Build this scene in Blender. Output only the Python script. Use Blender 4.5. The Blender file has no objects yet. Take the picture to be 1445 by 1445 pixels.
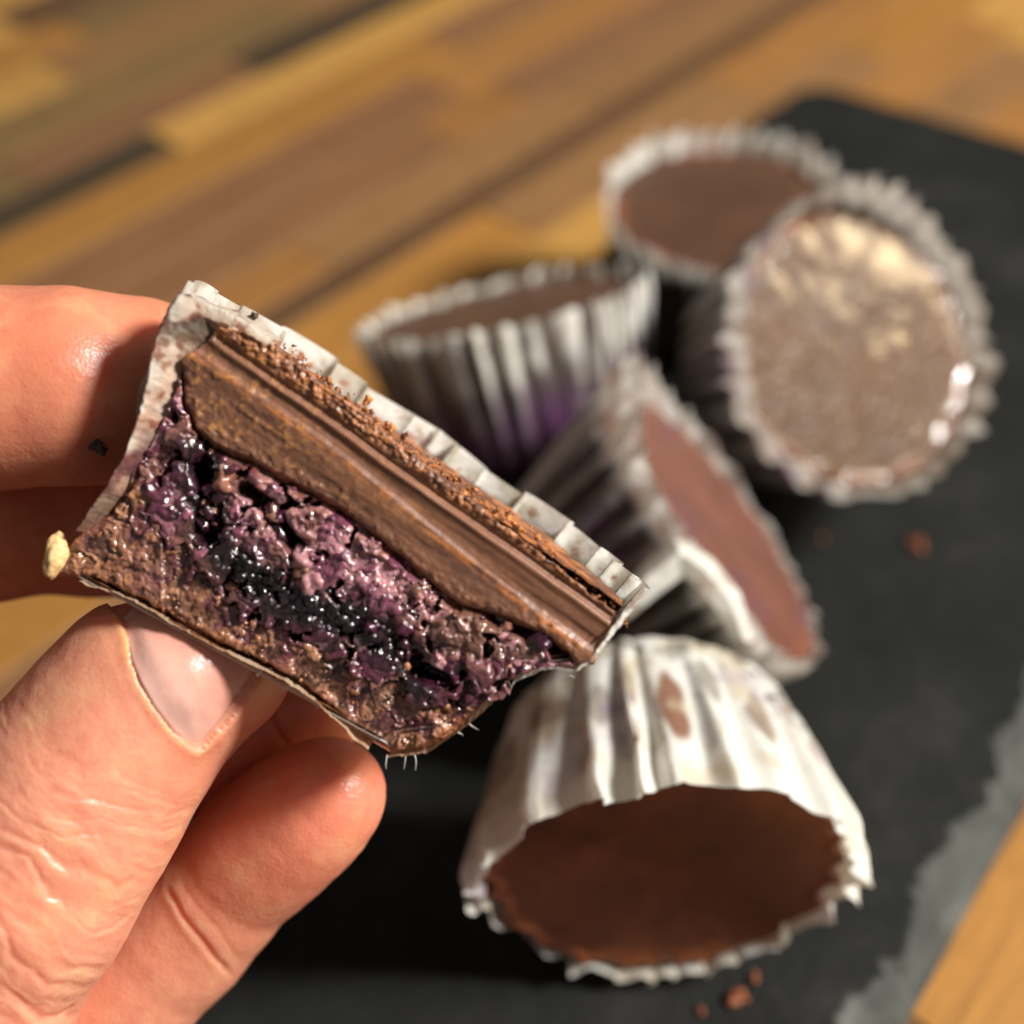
import bpy, math, random
import numpy as np
from mathutils import Vector, Matrix

random.seed(7)
S = 0.01                      # everything below is written in centimetres
scene = bpy.context.scene

# ------------------------------------------------------------------ camera
PITCH = math.radians(42); CAM_H = 19.1; FPX = 2180.0; PXC = 722.5
CAM = np.array([0, 0, CAM_H])
FWD = np.array([0, math.cos(PITCH), -math.sin(PITCH)])
UPV = np.array([0, math.sin(PITCH), math.cos(PITCH)])
RGT = np.array([1.0, 0, 0])
cd = bpy.data.cameras.new('camera'); cam = bpy.data.objects.new('camera', cd)
scene.collection.objects.link(cam)
cam.location = CAM * S; cam.rotation_euler = (math.pi / 2 - PITCH, 0, 0)
cd.sensor_width = 36; cd.lens = 36 * FPX / 1445
cd.clip_start = 0.005; cd.clip_end = 50
cd.dof.use_dof = True; cd.dof.focus_distance = 0.149; cd.dof.aperture_fstop = 11.5
cd.dof.aperture_blades = 0
scene.camera = cam

# ------------------------------------------------------------------ light
w = bpy.data.worlds.new("World"); scene.world = w; w.use_nodes = True
bg = w.node_tree.nodes['Background']
bg.inputs[0].default_value = (1.0, 0.95, 0.89, 1); bg.inputs[1].default_value = 0.15

def area(name, loc, target, size, power, color):
    l = bpy.data.lights.new(name, 'AREA'); l.shape = 'DISK'; l.size = size; l.energy = power; l.color = color
    o = bpy.data.objects.new(name, l); scene.collection.objects.link(o)
    o.location = loc
    d = Vector(target) - Vector(loc)
    o.rotation_euler = d.to_track_quat('-Z', 'Y').to_euler()
    return o
area('key_lamp', (0.70, 0.02, 0.72), (0.0, 0.18, 0.03), 0.19, 18.5, (1.0, 0.97, 0.93))
area('warm_side_lamp', (0.90, 0.10, 0.62), (0.03, 0.20, 0.03), 0.15, 2.6, (1.0, 0.78, 0.46))
scene.view_settings.view_transform = 'Standard'; scene.view_settings.look = 'None'
scene.view_settings.exposure = 0.0; scene.view_settings.gamma = 1.0
scene.cycles.use_denoising = True
scene.cycles.max_bounces = 8

# ------------------------------------------------------------------ numeric helpers
def camdir(px, py):
    px = np.asarray(px, float); py = np.asarray(py, float)
    return FWD + RGT * ((px - PXC) / FPX)[..., None] + UPV * ((PXC - py) / FPX)[..., None]
def W(px, py, depth):
    return CAM + camdir(px, py) * np.asarray(depth, float)[..., None]
def camvec(r, u, t):          # a direction given as right, up, towards the camera
    v = RGT * r + UPV * u - FWD * t
    return v / np.linalg.norm(v)
def on_level(px, py, z):
    d = camdir(px, py); return CAM + d * ((z - CAM_H) / d[..., 2])[..., None]

def hsh(ix, iy, iz, seed):
    n = (ix.astype(np.int64) * 374761393 + iy.astype(np.int64) * 668265263 + iz.astype(np.int64) * 2147483647 + seed * 1274126177) & 0xffffffff
    n = ((n ^ (n >> 13)) * 1274126177) & 0xffffffff
    n = ((n ^ (n >> 16)) * 2246822519) & 0xffffffff
    n = n ^ (n >> 15)
    return (n & 0xffffff) / float(0xffffff)
def vn(P, seed=0):
    i = np.floor(P); f = P - i; f = f * f * f * (f * (f * 6 - 15) + 10); i = i.astype(np.int64); r = 0
    for dx in (0, 1):
        for dy in (0, 1):
            for dz in (0, 1):
                wgt = (f[:, 0] if dx else 1 - f[:, 0]) * (f[:, 1] if dy else 1 - f[:, 1]) * (f[:, 2] if dz else 1 - f[:, 2])
                r = r + wgt * hsh(i[:, 0] + dx, i[:, 1] + dy, i[:, 2] + dz, seed)
    return r * 2 - 1
def fbm(P, octv=4, seed=0, g=0.5):
    r = 0; a = 1.0; t = 0
    for k in range(octv):
        r = r + a * vn(P * 2.0 ** k + 13.7 * k, seed + k); t += a; a *= g
    return r / t
def voro(P, seed=0):          # 2-D cells: nearest distance, second distance, cell id (random)
    i = np.floor(P).astype(np.int64); n = len(P)
    f1 = np.full(n, 9.0); f2 = np.full(n, 9.0); cid = np.zeros(n)
    z0 = np.zeros(n, np.int64)
    for dx in (-1, 0, 1):
        for dy in (-1, 0, 1):
            cx = i[:, 0] + dx; cy = i[:, 1] + dy
            qx = cx + hsh(cx, cy, z0, seed); qy = cy + hsh(cx, cy, z0 + 7, seed)
            d = np.hypot(qx - P[:, 0], qy - P[:, 1]); m = d < f1
            f2 = np.where(m, f1, np.minimum(f2, d))
            cid = np.where(m, hsh(cx, cy, z0 + 19, seed), cid); f1 = np.where(m, d, f1)
    return f1, f2, cid
def ss(a, b, x):
    t = np.clip((x - a) / (b - a), 0, 1); return t * t * (3 - 2 * t)
def mixc(a, b, t):
    t = np.asarray(t)[..., None]; return np.asarray(a) * (1 - t) + np.asarray(b) * t
def inpoly(x, y, poly):
    r = np.zeros(x.shape, bool); n = len(poly)
    for k in range(n):
        x1, y1 = poly[k]; x2, y2 = poly[(k + 1) % n]
        if y1 == y2: continue
        c = ((y1 > y) != (y2 > y)) & (x < (x2 - x1) * (y - y1) / (y2 - y1) + x1); r ^= c
    return r
def polydist(x, y, line):
    d = np.full(x.shape, 1e9)
    for (x1, y1), (x2, y2) in zip(line[:-1], line[1:]):
        L = (x2 - x1) ** 2 + (y2 - y1) ** 2 + 1e-9
        t = np.clip(((x - x1) * (x2 - x1) + (y - y1) * (y2 - y1)) / L, 0, 1)
        d = np.minimum(d, np.hypot(x - x1 - t * (x2 - x1), y - y1 - t * (y2 - y1)))
    return d

# ------------------------------------------------------------------ object helpers
def mesh(name, V, F, mat=None, parent=None, col=None, smooth=True, origin=None):
    """V in cm (world, or local to the parent), F list/array of faces; one mesh object"""
    V = np.asarray(V, float) * S
    me = bpy.data.meshes.new(name)
    if isinstance(F, np.ndarray):
        nf, k = F.shape
        me.vertices.add(len(V)); me.vertices.foreach_set('co', V.ravel())
        me.loops.add(nf * k); me.loops.foreach_set('vertex_index', F.ravel().astype(np.int32))
        me.polygons.add(nf); me.polygons.foreach_set('loop_start', np.arange(0, nf * k, k, dtype=np.int32))
        me.polygons.foreach_set('loop_total', np.full(nf, k, np.int32))
        me.update(calc_edges=True); me.validate()
    else:
        me.from_pydata([tuple(v) for v in V], [], [tuple(f) for f in F]); me.update()
    if smooth: me.polygons.foreach_set('use_smooth', np.ones(len(me.polygons), bool))
    if col is not None:
        a = me.color_attributes.new('Col', 'FLOAT_COLOR', 'POINT')
        c = np.ones((len(V), 4), np.float32); c[:, :col.shape[1]] = col; a.data.foreach_set('color', c.ravel())
    if mat: me.materials.append(mat)
    o = bpy.data.objects.new(name, me); scene.collection.objects.link(o)
    if parent is not None: o.parent = parent
    return o
def empty(name, M=None):
    o = bpy.data.objects.new(name, None); scene.collection.objects.link(o); o.empty_display_size = 0.01
    if M is not None: o.matrix_world = M
    return o
def tag(o, label=None, cat=None, group=None, kind=None):
    for k, v in (('label', label), ('category', cat), ('group', group), ('kind', kind)):
        if v: o[k] = v
    return o
def gridfaces(nu, nv, closed=False):
    i = np.arange(nu if closed else nu - 1); j = np.arange(nv - 1)
    I, J = np.meshgrid(i, j, indexing='ij'); I = I.ravel(); J = J.ravel(); I2 = (I + 1) % nu
    return np.stack([I * nv + J, I2 * nv + J, I2 * nv + J + 1, I * nv + J + 1], 1)
def ico(sub=2):
    import bmesh
    b = bmesh.new(); bmesh.ops.create_icosphere(b, subdivisions=sub, radius=1)
    V = np.array([v.co[:] for v in b.verts]); F = np.array([[v.index for v in f.verts] for f in b.faces]); b.free()
    return V, F
ICO = {k: ico(k) for k in (1, 2, 3)}
def lumps(pts, radii, cols, sub=2, rough=0.3, seed=0, squash=None):
    V0, F0 = ICO[sub]; Vs = []; Fs = []; Cs = []
    rs = np.random.RandomState(seed)
    for k, (p, r, c) in enumerate(zip(pts, radii, cols)):
        q, _ = np.linalg.qr(rs.randn(3, 3)); sc = 1 + 0.35 * (rs.rand(3) - .5) * 2
        n = 1 + rough * vn(V0 * 1.6 + k * 5.1, seed) * .8 + rough * .45 * vn(V0 * 3.4 + k * 3.3, seed + 1)
        v = (V0 * n[:, None] * sc) @ q
        if squash is not None: v = v - np.outer(v @ squash, squash) * .5
        Vs.append(v * r + p); Fs.append(F0 + len(V0) * k); Cs.append(np.tile(c, (len(V0), 1)))
    return np.vstack(Vs), np.vstack(Fs), np.vstack(Cs)

# ------------------------------------------------------------------ materials
class NT:
    def __init__(s, name):
        s.m = bpy.data.materials.new(name); s.m.use_nodes = True; s.t = s.m.node_tree
        s.b = s.t.nodes['Principled BSDF']; s.out = s.t.nodes['Material Output']
        tc = s.t.nodes.new('ShaderNodeTexCoord'); vm = s.t.nodes.new('ShaderNodeVectorMath'); vm.operation = 'SCALE'
        vm.inputs['Scale'].default_value = 100; s.l(tc.outputs['Object'], vm.inputs[0]); s.co = vm.outputs[0]
    def l(s, a, b): s.t.links.new(a, b)
    def n(s, t, **k):
        x = s.t.nodes.new(t)
        for a, b in k.items():
            if a in x.inputs: x.inputs[a].default_value = b
            else: setattr(x, a, b)
        return x
    def scaled(s, v):
        x = s.n('ShaderNodeVectorMath', operation='MULTIPLY'); s.l(s.co, x.inputs[0]); x.inputs[1].default_value = v; return x.outputs[0]
    def noise(s, sc, det=4, rough=.55, vec=None, dist=0):
        x = s.n('ShaderNodeTexNoise'); x.inputs['Scale'].default_value = sc; x.inputs['Detail'].default_value = det
        x.inputs['Roughness'].default_value = rough; x.inputs['Distortion'].default_value = dist
        s.l(vec or s.co, x.inputs['Vector']); return x.outputs['Fac']
    def voro(s, sc, feat='F1', vec=None):
        x = s.n('ShaderNodeTexVoronoi'); x.feature = feat; x.inputs['Scale'].default_value = sc; s.l(vec or s.co, x.inputs['Vector']); return x.outputs['Distance']
    def ramp(s, f, stops):
        x = s.n('ShaderNodeValToRGB'); s.l(f, x.inputs[0]); e = x.color_ramp.elements
        while len(e) < len(stops): e.new(.5)
        for k, (p, c) in enumerate(stops):
            e[k].position = p; e[k].color = (c, c, c, 1) if isinstance(c, (int, float)) else tuple(c) + (1,)
        return x.outputs[0]
    def mix(s, a, b, f, mode='MIX'):
        x = s.n('ShaderNodeMix'); x.data_type = 'RGBA'; x.blend_type = mode; x.clamp_result = False
        for sock, v in ((x.inputs[6], a), (x.inputs[7], b), (x.inputs[0], f)):
            if hasattr(v, 'is_output'): s.l(v, sock)
            elif isinstance(v, (int, float)): sock.default_value = v
            else: sock.default_value = tuple(v) + (1,)
        return x.outputs[2]
    def bump(s, hs, dist=.02):       # hs list of (socket, height in cm)
        prev = None
        for sock, d in hs:
            b = s.n('ShaderNodeBump'); b.inputs['Strength'].default_value = 1; b.inputs['Distance'].default_value = d * S
            s.l(sock, b.inputs['Height'])
            if prev: s.l(prev, b.inputs['Normal'])
            prev = b.outputs[0]
        s.l(prev, s.b.inputs['Normal']); return prev
    def attr(s, name='Col'):
        x = s.n('ShaderNodeVertexColor'); x.layer_name = name; return x.outputs[0]
    def set(s, **k):
        for a, v in k.items():
            i = s.b.inputs[a.replace('_', ' ')]
            if hasattr(v, 'is_output'): s.l(v, i)
            elif isinstance(v, tuple) and len(v) == 3 and i.type == 'RGBA': i.default_value = v + (1,)
            else: i.default_value = v
        return s
def lin(r, g, b):
    f = lambda c: (c / 255 / 12.92) if c / 255 <= .04045 else ((c / 255 + .055) / 1.055) ** 2.4
    return np.array([f(r), f(g), f(b)])

# wood (colour per stave comes from the object's own colour)
m = NT('oiled_wood')
oi = m.n('ShaderNodeObjectInfo')
vec = m.scaled((.22, 3.0, 3.0)); off = m.n('ShaderNodeVectorMath', operation='ADD'); m.l(vec, off.inputs[0]); m.l(oi.outputs['Random'], off.inputs[1])
sc7 = m.n('ShaderNodeVectorMath', operation='MULTIPLY'); m.l(oi.outputs['Location'], sc7.inputs[0]); sc7.inputs[1].default_value = (700, 900, 0)
m.l(sc7.outputs[0], off.inputs[1])
g1 = m.noise(1.0, 5, .6, off.outputs[0], 1.2); g2 = m.noise(5.0, 3, .6, off.outputs[0])
c = m.mix(oi.outputs['Color'], (1, 1, 1), 0.0)
c = m.mix(c, m.ramp(g1, [(.25, (.72, .68, .64)), (.5, (1, 1, 1)), (.8, (1.15, 1.13, 1.1))]), 1.0, 'MULTIPLY')
c = m.mix(c, m.ramp(g2, [(.35, (.78, .74, .7)), (.6, (1.05, 1.05, 1.05))]), 1.0, 'MULTIPLY')
m.set(Base_Color=c, Roughness=.5, Specular_IOR_Level=.4); m.bump([(g2, .01)]); WOOD = m.m

m = NT('joint_filler'); m.set(Base_Color=tuple(lin(48, 30, 16)), Roughness=.8); FILL = m.m

m = NT('slate')
n1 = m.noise(.5, 6, .62); n2 = m.noise(6, 5, .6); n3 = m.noise(40, 3, .6)
c = m.ramp(n1, [(.3, tuple(lin(23, 24, 23))), (.55, tuple(lin(31, 32, 30))), (.75, tuple(lin(48, 48, 46)))])
sc = m.ramp(m.noise(1.6, 8, .7, m.scaled((1, .4, 1)), 1.5), [(.60, 0.0), (.72, .35)])
c = m.mix(c, tuple(lin(62, 62, 60)), sc)
c = m.mix(c, m.attr(), 1.0, 'MULTIPLY')
m.set(Base_Color=c, Roughness=.65, Specular_IOR_Level=.15); m.bump([(n1, .10), (n2, .03), (n3, .008)]); SLATE = m.m

def choc_mat(name, base, dusty, rough, glint=False, grease=0.2, extra=None):
    m = NT(name)
    n1 = m.noise(.8, 5, .6); n2 = m.noise(7, 5, .65); n3 = m.noise(30, 3, .6)
    c = m.mix(m.attr(), m.ramp(n1, [(.3, (.75, .75, .75)), (.7, (1.3, 1.25, 1.2))]), 1.0, 'MULTIPLY')
    c = m.mix(c, dusty, m.ramp(n2, [(.52, 0.0), (.75, grease)]))
    r = m.ramp(m.noise(2.2, 4, .6), [(.3, rough - .08), (.7, rough + .14)])
    m.set(Base_Color=c, Roughness=r, Specular_IOR_Level=.5)
    if glint:
        m.bump([(m.noise(1.6, 3), .05), (m.noise(6, 2, .5), .045), (m.voro(8), .02)])
        m.set(Coat_Weight=m.ramp(m.noise(1.5, 4), [(.42, 0.04), (.60, .55)]), Coat_Roughness=.07, Specular_IOR_Level=.2)
    else: m.bump([(n1, .03), (n2, .01), (n3, .004)])
    return m.m
CH_DK = tuple(lin(92, 52, 36)); CH_DUST = tuple(lin(150, 100, 70))
CHOC = choc_mat('milk_chocolate', CH_DK, CH_DUST, .42)
CHOC_GLINT = choc_mat('bloomed_glossy_chocolate', CH_DK, tuple(lin(138, 100, 60)), .36, True, .4)

# greaseproof paper: colour attribute holds the paper's stains, plus shade painted on the tipped cup
m = NT('greaseproof_paper')
n1 = m.noise(3, 5, .6); n2 = m.noise(18, 4, .6)
c = m.mix(m.attr(), m.ramp(n1, [(.3, (.93, .92, .90)), (.7, (1.0, 1.0, 1.0))]), 1.0, 'MULTIPLY')
m.set(Base_Color=c, Roughness=.38, Specular_IOR_Level=.5)
bn = m.bump([(n1, .02), (n2, .006)])
tr = m.n('ShaderNodeBsdfTranslucent'); m.l(c, tr.inputs[0]); m.l(bn, tr.inputs[1])
mx = m.n('ShaderNodeMixShader'); mx.inputs[0].default_value = .36
m.l(m.b.outputs[0], mx.inputs[1]); m.l(tr.outputs[0], mx.inputs[2]); m.l(mx.outputs[0], m.out.inputs[0]); PAPER = m.m

m = NT('skin')
n1 = m.noise(.9, 4, .6); n2 = m.noise(5, 4, .6)
v1 = m.voro(26, vec=m.scaled((1, 1, 1))); n3 = m.noise(60, 2)
c = m.mix(m.attr(), m.ramp(n1, [(.3, (.92, .86, .84)), (.7, (1.05, 1.05, 1.03))]), 1.0, 'MULTIPLY')
c = m.mix(c, (.62, .16, .11), m.ramp(n2, [(.45, 0.0), (.75, .38)])); c = m.mix(c, (.80, .50, .26), m.ramp(m.noise(2.1, 4), [(.52, 0.0), (.72, .35)]))
m.set(Base_Color=c, Roughness=m.ramp(n2, [(.3, .30), (.7, .46)]), Specular_IOR_Level=.55, Subsurface_Weight=.75, Subsurface_Scale=.004)
m.b.inputs['Subsurface Radius'].default_value = (1.0, .35, .18)
m.bump([(n2, .008), (v1, .003), (n3, .002)]); SKIN = m.m

m = NT('thumb_nail')
st = m.noise(3, 3, .5, m.scaled((1, 1, 1)))
c = m.mix(m.attr(), m.ramp(st, [(.3, (.9, .86, .86)), (.7, (1.08, 1.06, 1.06))]), 1.0, 'MULTIPLY')
m.set(Base_Color=c, Roughness=.24, Specular_IOR_Level=.6, Subsurface_Weight=.35, Subsurface_Scale=.002, Coat_Weight=.3, Coat_Roughness=.15)
m.b.inputs['Subsurface Radius'].default_value = (1, .45, .3)
m.bump([(st, .018), (m.noise(22, 2), .002)]); NAIL = m.m

m = NT('cut_chocolate')
c = m.mix(m.attr(), m.ramp(m.noise(9, 5, .7), [(.35, (.84, .81, .79)), (.7, (1.15, 1.12, 1.06))]), 1.0, 'MULTIPLY')
m.set(Base_Color=c, Roughness=m.ramp(m.noise(4, 3), [(.3, .30), (.7, .48)]), Specular_IOR_Level=.55)
m.bump([(m.noise(12, 5, .7), .0035), (m.noise(60, 3), .0015)]); CUT = m.m

m = NT('sticky_berry_filling')
c = m.mix(m.attr(), m.ramp(m.noise(14, 4, .6), [(.35, (.6, .55, .6)), (.65, (1.25, 1.2, 1.2))]), 1.0, 'MULTIPLY')
m.set(Base_Color=c, Roughness=m.ramp(m.noise(8, 3), [(.35, .12), (.65, .36)]), Specular_IOR_Level=.6, Coat_Weight=.8, Coat_Roughness=.06,
      Subsurface_Weight=.35, Subsurface_Scale=.0012)
m.bump([(m.noise(8, 3, .5), .012), (m.noise(30, 3, .6), .004)]); STICKY = m.m

m = NT('nut_paste')
c = m.mix(m.attr(), m.ramp(m.noise(8, 5, .65), [(.3, (.55, .5, .5)), (.7, (1.35, 1.25, 1.15))]), 1.0, 'MULTIPLY')
m.set(Base_Color=c, Roughness=m.ramp(m.noise(12, 3), [(.35, .14), (.65, .42)]), Specular_IOR_Level=.55, Coat_Weight=.6, Coat_Roughness=.09,
      Subsurface_Weight=.2, Subsurface_Scale=.0015)
m.bump([(m.noise(8, 3, .5), .014), (m.noise(30, 3, .6), .005)]); PASTE = m.m

m = NT('dry_crumb'); c = m.mix(m.attr(), m.ramp(m.noise(20, 3), [(.3, (.7, .65, .6)), (.7, (1.2, 1.2, 1.1))]), 1.0, 'MULTIPLY')
m.set(Base_Color=c, Roughness=.6); m.bump([(m.noise(25, 3), .01)]); CRUMB = m.m

# ------------------------------------------------------------------ the table of glued staves
ta = math.radians(50); td = np.array([math.cos(ta), math.sin(ta)]); tn = np.array([math.sin(ta), -math.cos(ta)])
table = tag(empty('wooden_table'), kind='structure')
def boxmesh(name, lx, ly, lz, bev, mat):
    import bmesh
    b = bmesh.new(); bmesh.ops.create_cube(b, size=1)
    for v in b.verts: v.co = Vector((v.co.x * lx * S, v.co.y * ly * S, (v.co.z - .5) * lz * S))
    bmesh.ops.bevel(b, geom=b.edges[:], offset=bev * S, segments=1, affect='EDGES')
    me = bpy.data.meshes.new(name); b.to_mesh(me); b.free(); me.materials.append(mat); return me
GOLD = lin(200, 152, 78); GOLD2 = lin(178, 126, 60); BRN = lin(144, 103, 68); BRN2 = lin(152, 112, 70); OLV = lin(134, 106, 64); DRK = lin(78, 62, 42); DRK2 = lin(106, 76, 48); ORG = lin(168, 118, 62)
rows = [-42.6, -40.8, -39.0, -37.2, -35.5, -33.7, -31.7, -30.15, -28.75, -27.0, -25.2, -23.5, -22.0, -21.1, -19.3, -17.5, -15.8, -14.0, -12.2, -10.4, -8.6, -6.8, -5.0, -3.3, -1.6, .2, 2, 3.8, 5.6, 7.4]
spec = {  # across-row start -> [(along end, colour)...]
 -37.2: [(24, GOLD2), (60, OLV)], -35.5: [(22, GOLD), (33, BRN2), (60, OLV)], -33.7: [(17, OLV), (29, OLV), (60, BRN2)],
 -31.7: [(18, OLV), (25.5, BRN), (33, DRK), (60, OLV)], -30.15: [(6, GOLD), (21.4, DRK), (36, GOLD), (60, GOLD2)],
 -28.75: [(12, BRN), (30, GOLD2), (60, BRN)], -27.0: [(9, GOLD), (24, BRN), (28, BRN), (60, ORG)],
 -25.2: [(16, GOLD2), (26, BRN), (29, ORG), (60, BRN)], -23.5: [(20, ORG), (30, BRN2), (60, BRN2)], -22.0: [(14, BRN), (47, DRK2), (60, BRN)],
 -21.1: [(24, GOLD2), (33, BRN2), (60, ORG)], -19.3: [(22, GOLD2), (27.5, GOLD), (37, BRN2), (60, GOLD2)], -17.5: [(25, BRN), (34, GOLD2), (41, ORG), (60, GOLD)],
 -15.8: [(30, GOLD2), (40, BRN2), (60, GOLD)], -5.0: [(20, GOLD2), (60, BRN)], -3.3: [(11.9, BRN), (26, GOLD2), (60, BRN)], -1.6: [(9, DRK2), (23, GOLD), (60, BRN)]}
rs = np.random.RandomState(3); pal = [GOLD, GOLD2, BRN, BRN2, OLV, DRK2, ORG]
stave_cache = {}
for k in range(len(rows) - 1):
    y0, y1 = rows[k], rows[k + 1]; cells = []
    if rows[k] in spec: cells = spec[rows[k]]
    else:
        x = -8 + rs.rand() * 8
        while x < 60: cells.append((min(x, 60), pal[rs.randint(len(pal))])); x += 9 + rs.rand() * 12
        cells.append((60, pal[rs.randint(len(pal))]))
    x0 = -12
    for x1, colr in cells:
        if x1 - x0 < .5: continue
        L = round(x1 - x0, 1); key = (L, round(y1 - y0, 2))
        if key not in stave_cache: stave_cache[key] = boxmesh('stave', L - .03, y1 - y0 - .03, 2.6, .02, WOOD)
        o = bpy.data.objects.new('stave', stave_cache[key]); scene.collection.objects.link(o); o.parent = table
        cx, cy = (x0 + x1) / 2, (y0 + y1) / 2; p = td * cx + tn * cy
        o.location = (p[0] * S, p[1] * S, (-.02 + .012 * rs.rand()) * S); o.rotation_euler = (0, 0, ta)
        j = .75 + .12 * rs.rand(); o.color = (colr[0] * j, colr[1] * j, colr[2] * j, 1); x0 = x1
p = td * 24 + tn * -17.6
o = bpy.data.objects.new('joint_filler', boxmesh('joint_filler', 72.2, 50.2, 2.4, .02, FILL)); scene.collection.objects.link(o); o.parent = table
o.location = (p[0] * S, p[1] * S, -.06 * S); o.rotation_euler = (0, 0, ta)

# ------------------------------------------------------------------ the slate board
SZ = .6
sa = math.radians(55.5); sd = np.array([math.cos(sa), math.sin(sa)]); sn = np.array([math.sin(sa), -math.cos(sa)])
# board coordinates: a along, b across (b grows to the right)
b0 = float(np.array([1.83, 28.97]) @ sn); b1 = float(np.array([7.69, 14.55]) @ sn) + .15; a1 = float(np.array([8.4, 36.9]) @ sd); a0 = 1.5
def slate():
    cr = 1.1; pts = []
    def side(p, q, n):
        for t in np.linspace(0, 1, n, endpoint=False): pts.append(np.array(p) * (1 - t) + np.array(q) * t)
    side((a0 + cr, b1), (a1 - cr, b1), 330)
    for t in np.linspace(0, math.pi / 2, 16, endpoint=False): pts.append(np.array([a1 - cr + cr * math.sin(t), b1 - cr + cr * math.cos(t)]))
    side((a1, b1 - cr), (a1, b0 + cr), 120)
    for t in np.linspace(0, math.pi / 2, 16, endpoint=False): pts.append(np.array([a1 - cr + cr * math.cos(t), b0 + cr - cr * math.sin(t)]))
    side((a1 - cr, b0), (a0 + cr, b0), 300)
    for t in np.linspace(0, math.pi / 2, 16, endpoint=False): pts.append(np.array([a0 + cr - cr * math.sin(t), b0 + cr - cr * math.cos(t)]))
    side((a0, b0 + cr), (a0, b1 - cr), 120)
    for t in np.linspace(0, math.pi / 2, 16, endpoint=False): pts.append(np.array([a0 + cr - cr * math.cos(t), b1 - cr + cr * math.sin(t)]))
    O = np.array(pts); n = len(O)
    T = np.roll(O, -1, 0) - np.roll(O, 1, 0); T /= np.linalg.norm(T, axis=1)[:, None]; N = np.stack([-T[:, 1], T[:, 0]], 1)   # inward
    if ((O.mean(0) - O[5]) @ N[5]) < 0: N = -N
    right = ss(b1 - .9, b1 - .1, O[:, 1])
    P3 = np.c_[O * 1.3, np.zeros(n)]
    nz = fbm(P3, 4, 5); nz2 = fbm(P3 * 3, 4, 9)
    wid = .12 + .06 * nz2 + right * (.55 + .40 * nz + .16 * nz2)
    wid = np.maximum(wid, .04)
    rings = []; K = 11
    rings.append((O + N * (.03 + .03 * nz2)[:, None], np.full(n, .02)))
    rings.append((O + N * (.02 * nz)[:, None], .16 + .04 * nz2))
    for k in range(K):
        t = k / (K - 1); fl = fbm(np.c_[O * 2.2, np.full(n, t * 2.5)], 5, 21); ter = fbm(np.c_[O * .9, np.full(n, t * 4)], 3, 33)
        h = .22 + (SZ - .22) * (t ** .75); h = h + (.10 * fl + .05 * ter) * math.sin(math.pi * min(t, .97)) * (.3 + .7 * right)
        rings.append((O + N * (wid * (.06 + .94 * t) * (1 + .12 * fl * (t < .95)))[:, None], np.minimum(h, SZ)))
    cen = O.mean(0)
    last = rings[-1][0]
    V = []
    for R_, h in rings: V.append(np.c_[R_, h if np.ndim(h) else np.full(n, h)])
    nr = len(V); V = np.vstack(V)
    F = []
    for r in range(nr - 1):
        for i in range(n): j = (i + 1) % n; F.append((r * n + i, r * n + j, (r + 1) * n + j, (r + 1) * n + i))
    F.append(tuple(range((nr - 1) * n, nr * n))); F.append(tuple(reversed(range(n))))
    XY = V[:, :1] * sd + V[:, 1:2] * sn
    V3 = np.c_[XY, V[:, 2]]
    col = np.ones((len(V), 3)); edge = np.ones(len(V)); edge[-n:] = 0
    nn = .5 + .5 * fbm(np.c_[V3[:, :2] * 2, V3[:, 2] * 8], 4, 44)
    col *= (1 + edge * (1.4 + 4.6 * nn))[:, None]
    o = mesh('slate_board', V3, F, SLATE, col=col)
    for p in o.data.polygons: p.use_smooth = len(p.vertices) == 4
    return o
slate_o = tag(slate(), 'dark grey slate board with a rounded corner and pale chipped edge on the wooden table', 'serving board')

# ------------------------------------------------------------------ chocolate cups in paper cases
WHITE = lin(250, 250, 243); STAIN = lin(150, 105, 80); DKST = lin(58, 34, 26); PURP = lin(120, 62, 130); GREY = lin(120, 118, 108)
def frame_from_axis(n, centre, twist=0.0):
    n = n / np.linalg.norm(n); h = np.array([0, 0, 1.0]) if abs(n[2]) < .9 else np.array([1.0, 0, 0])
    x = np.cross(h, n); x /= np.linalg.norm(x); y = np.cross(n, x)
    c_, s_ = math.cos(twist), math.sin(twist); X = x * c_ + y * s_; Y = -x * s_ + y * c_
    M = Matrix(((X[0], Y[0], n[0], centre[0] * S), (X[1], Y[1], n[1], centre[1] * S), (X[2], Y[2], n[2], centre[2] * S), (0, 0, 0, 1)))
    return M, np.array([X, Y, n])
def pleats(seed, npl, jit=.42):
    r = np.random.RandomState(seed); wd = 1 + jit * (r.rand(npl) * 2 - 1) * 1.4; wd /= wd.sum(); st = np.r_[0, np.cumsum(wd)]
    amp = .45 + .85 * r.rand(npl); skew = .5 + .6 * (r.rand(npl) - .3)
    return st, wd, amp, skew, r
def case_curve(pl, per):
    st, wd, amp, skew, r = pl; th = []; rr = []; ids = []; ph = []
    for k in range(len(wd)):
        s = np.linspace(0, 1, per, endpoint=False)
        b = (np.sin(math.pi / 2 * np.clip(s / .74, 0, 1)) ** 1.1) * (1 - ss(.76, 1.0, s))
        th.append(st[k] + wd[k] * (s + .0 * s)); rr.append(b * amp[k]); ids.append(np.full(per, k)); ph.append(s)
    return np.concatenate(th), np.concatenate(rr), np.concatenate(ids), np.concatenate(ph)
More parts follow.
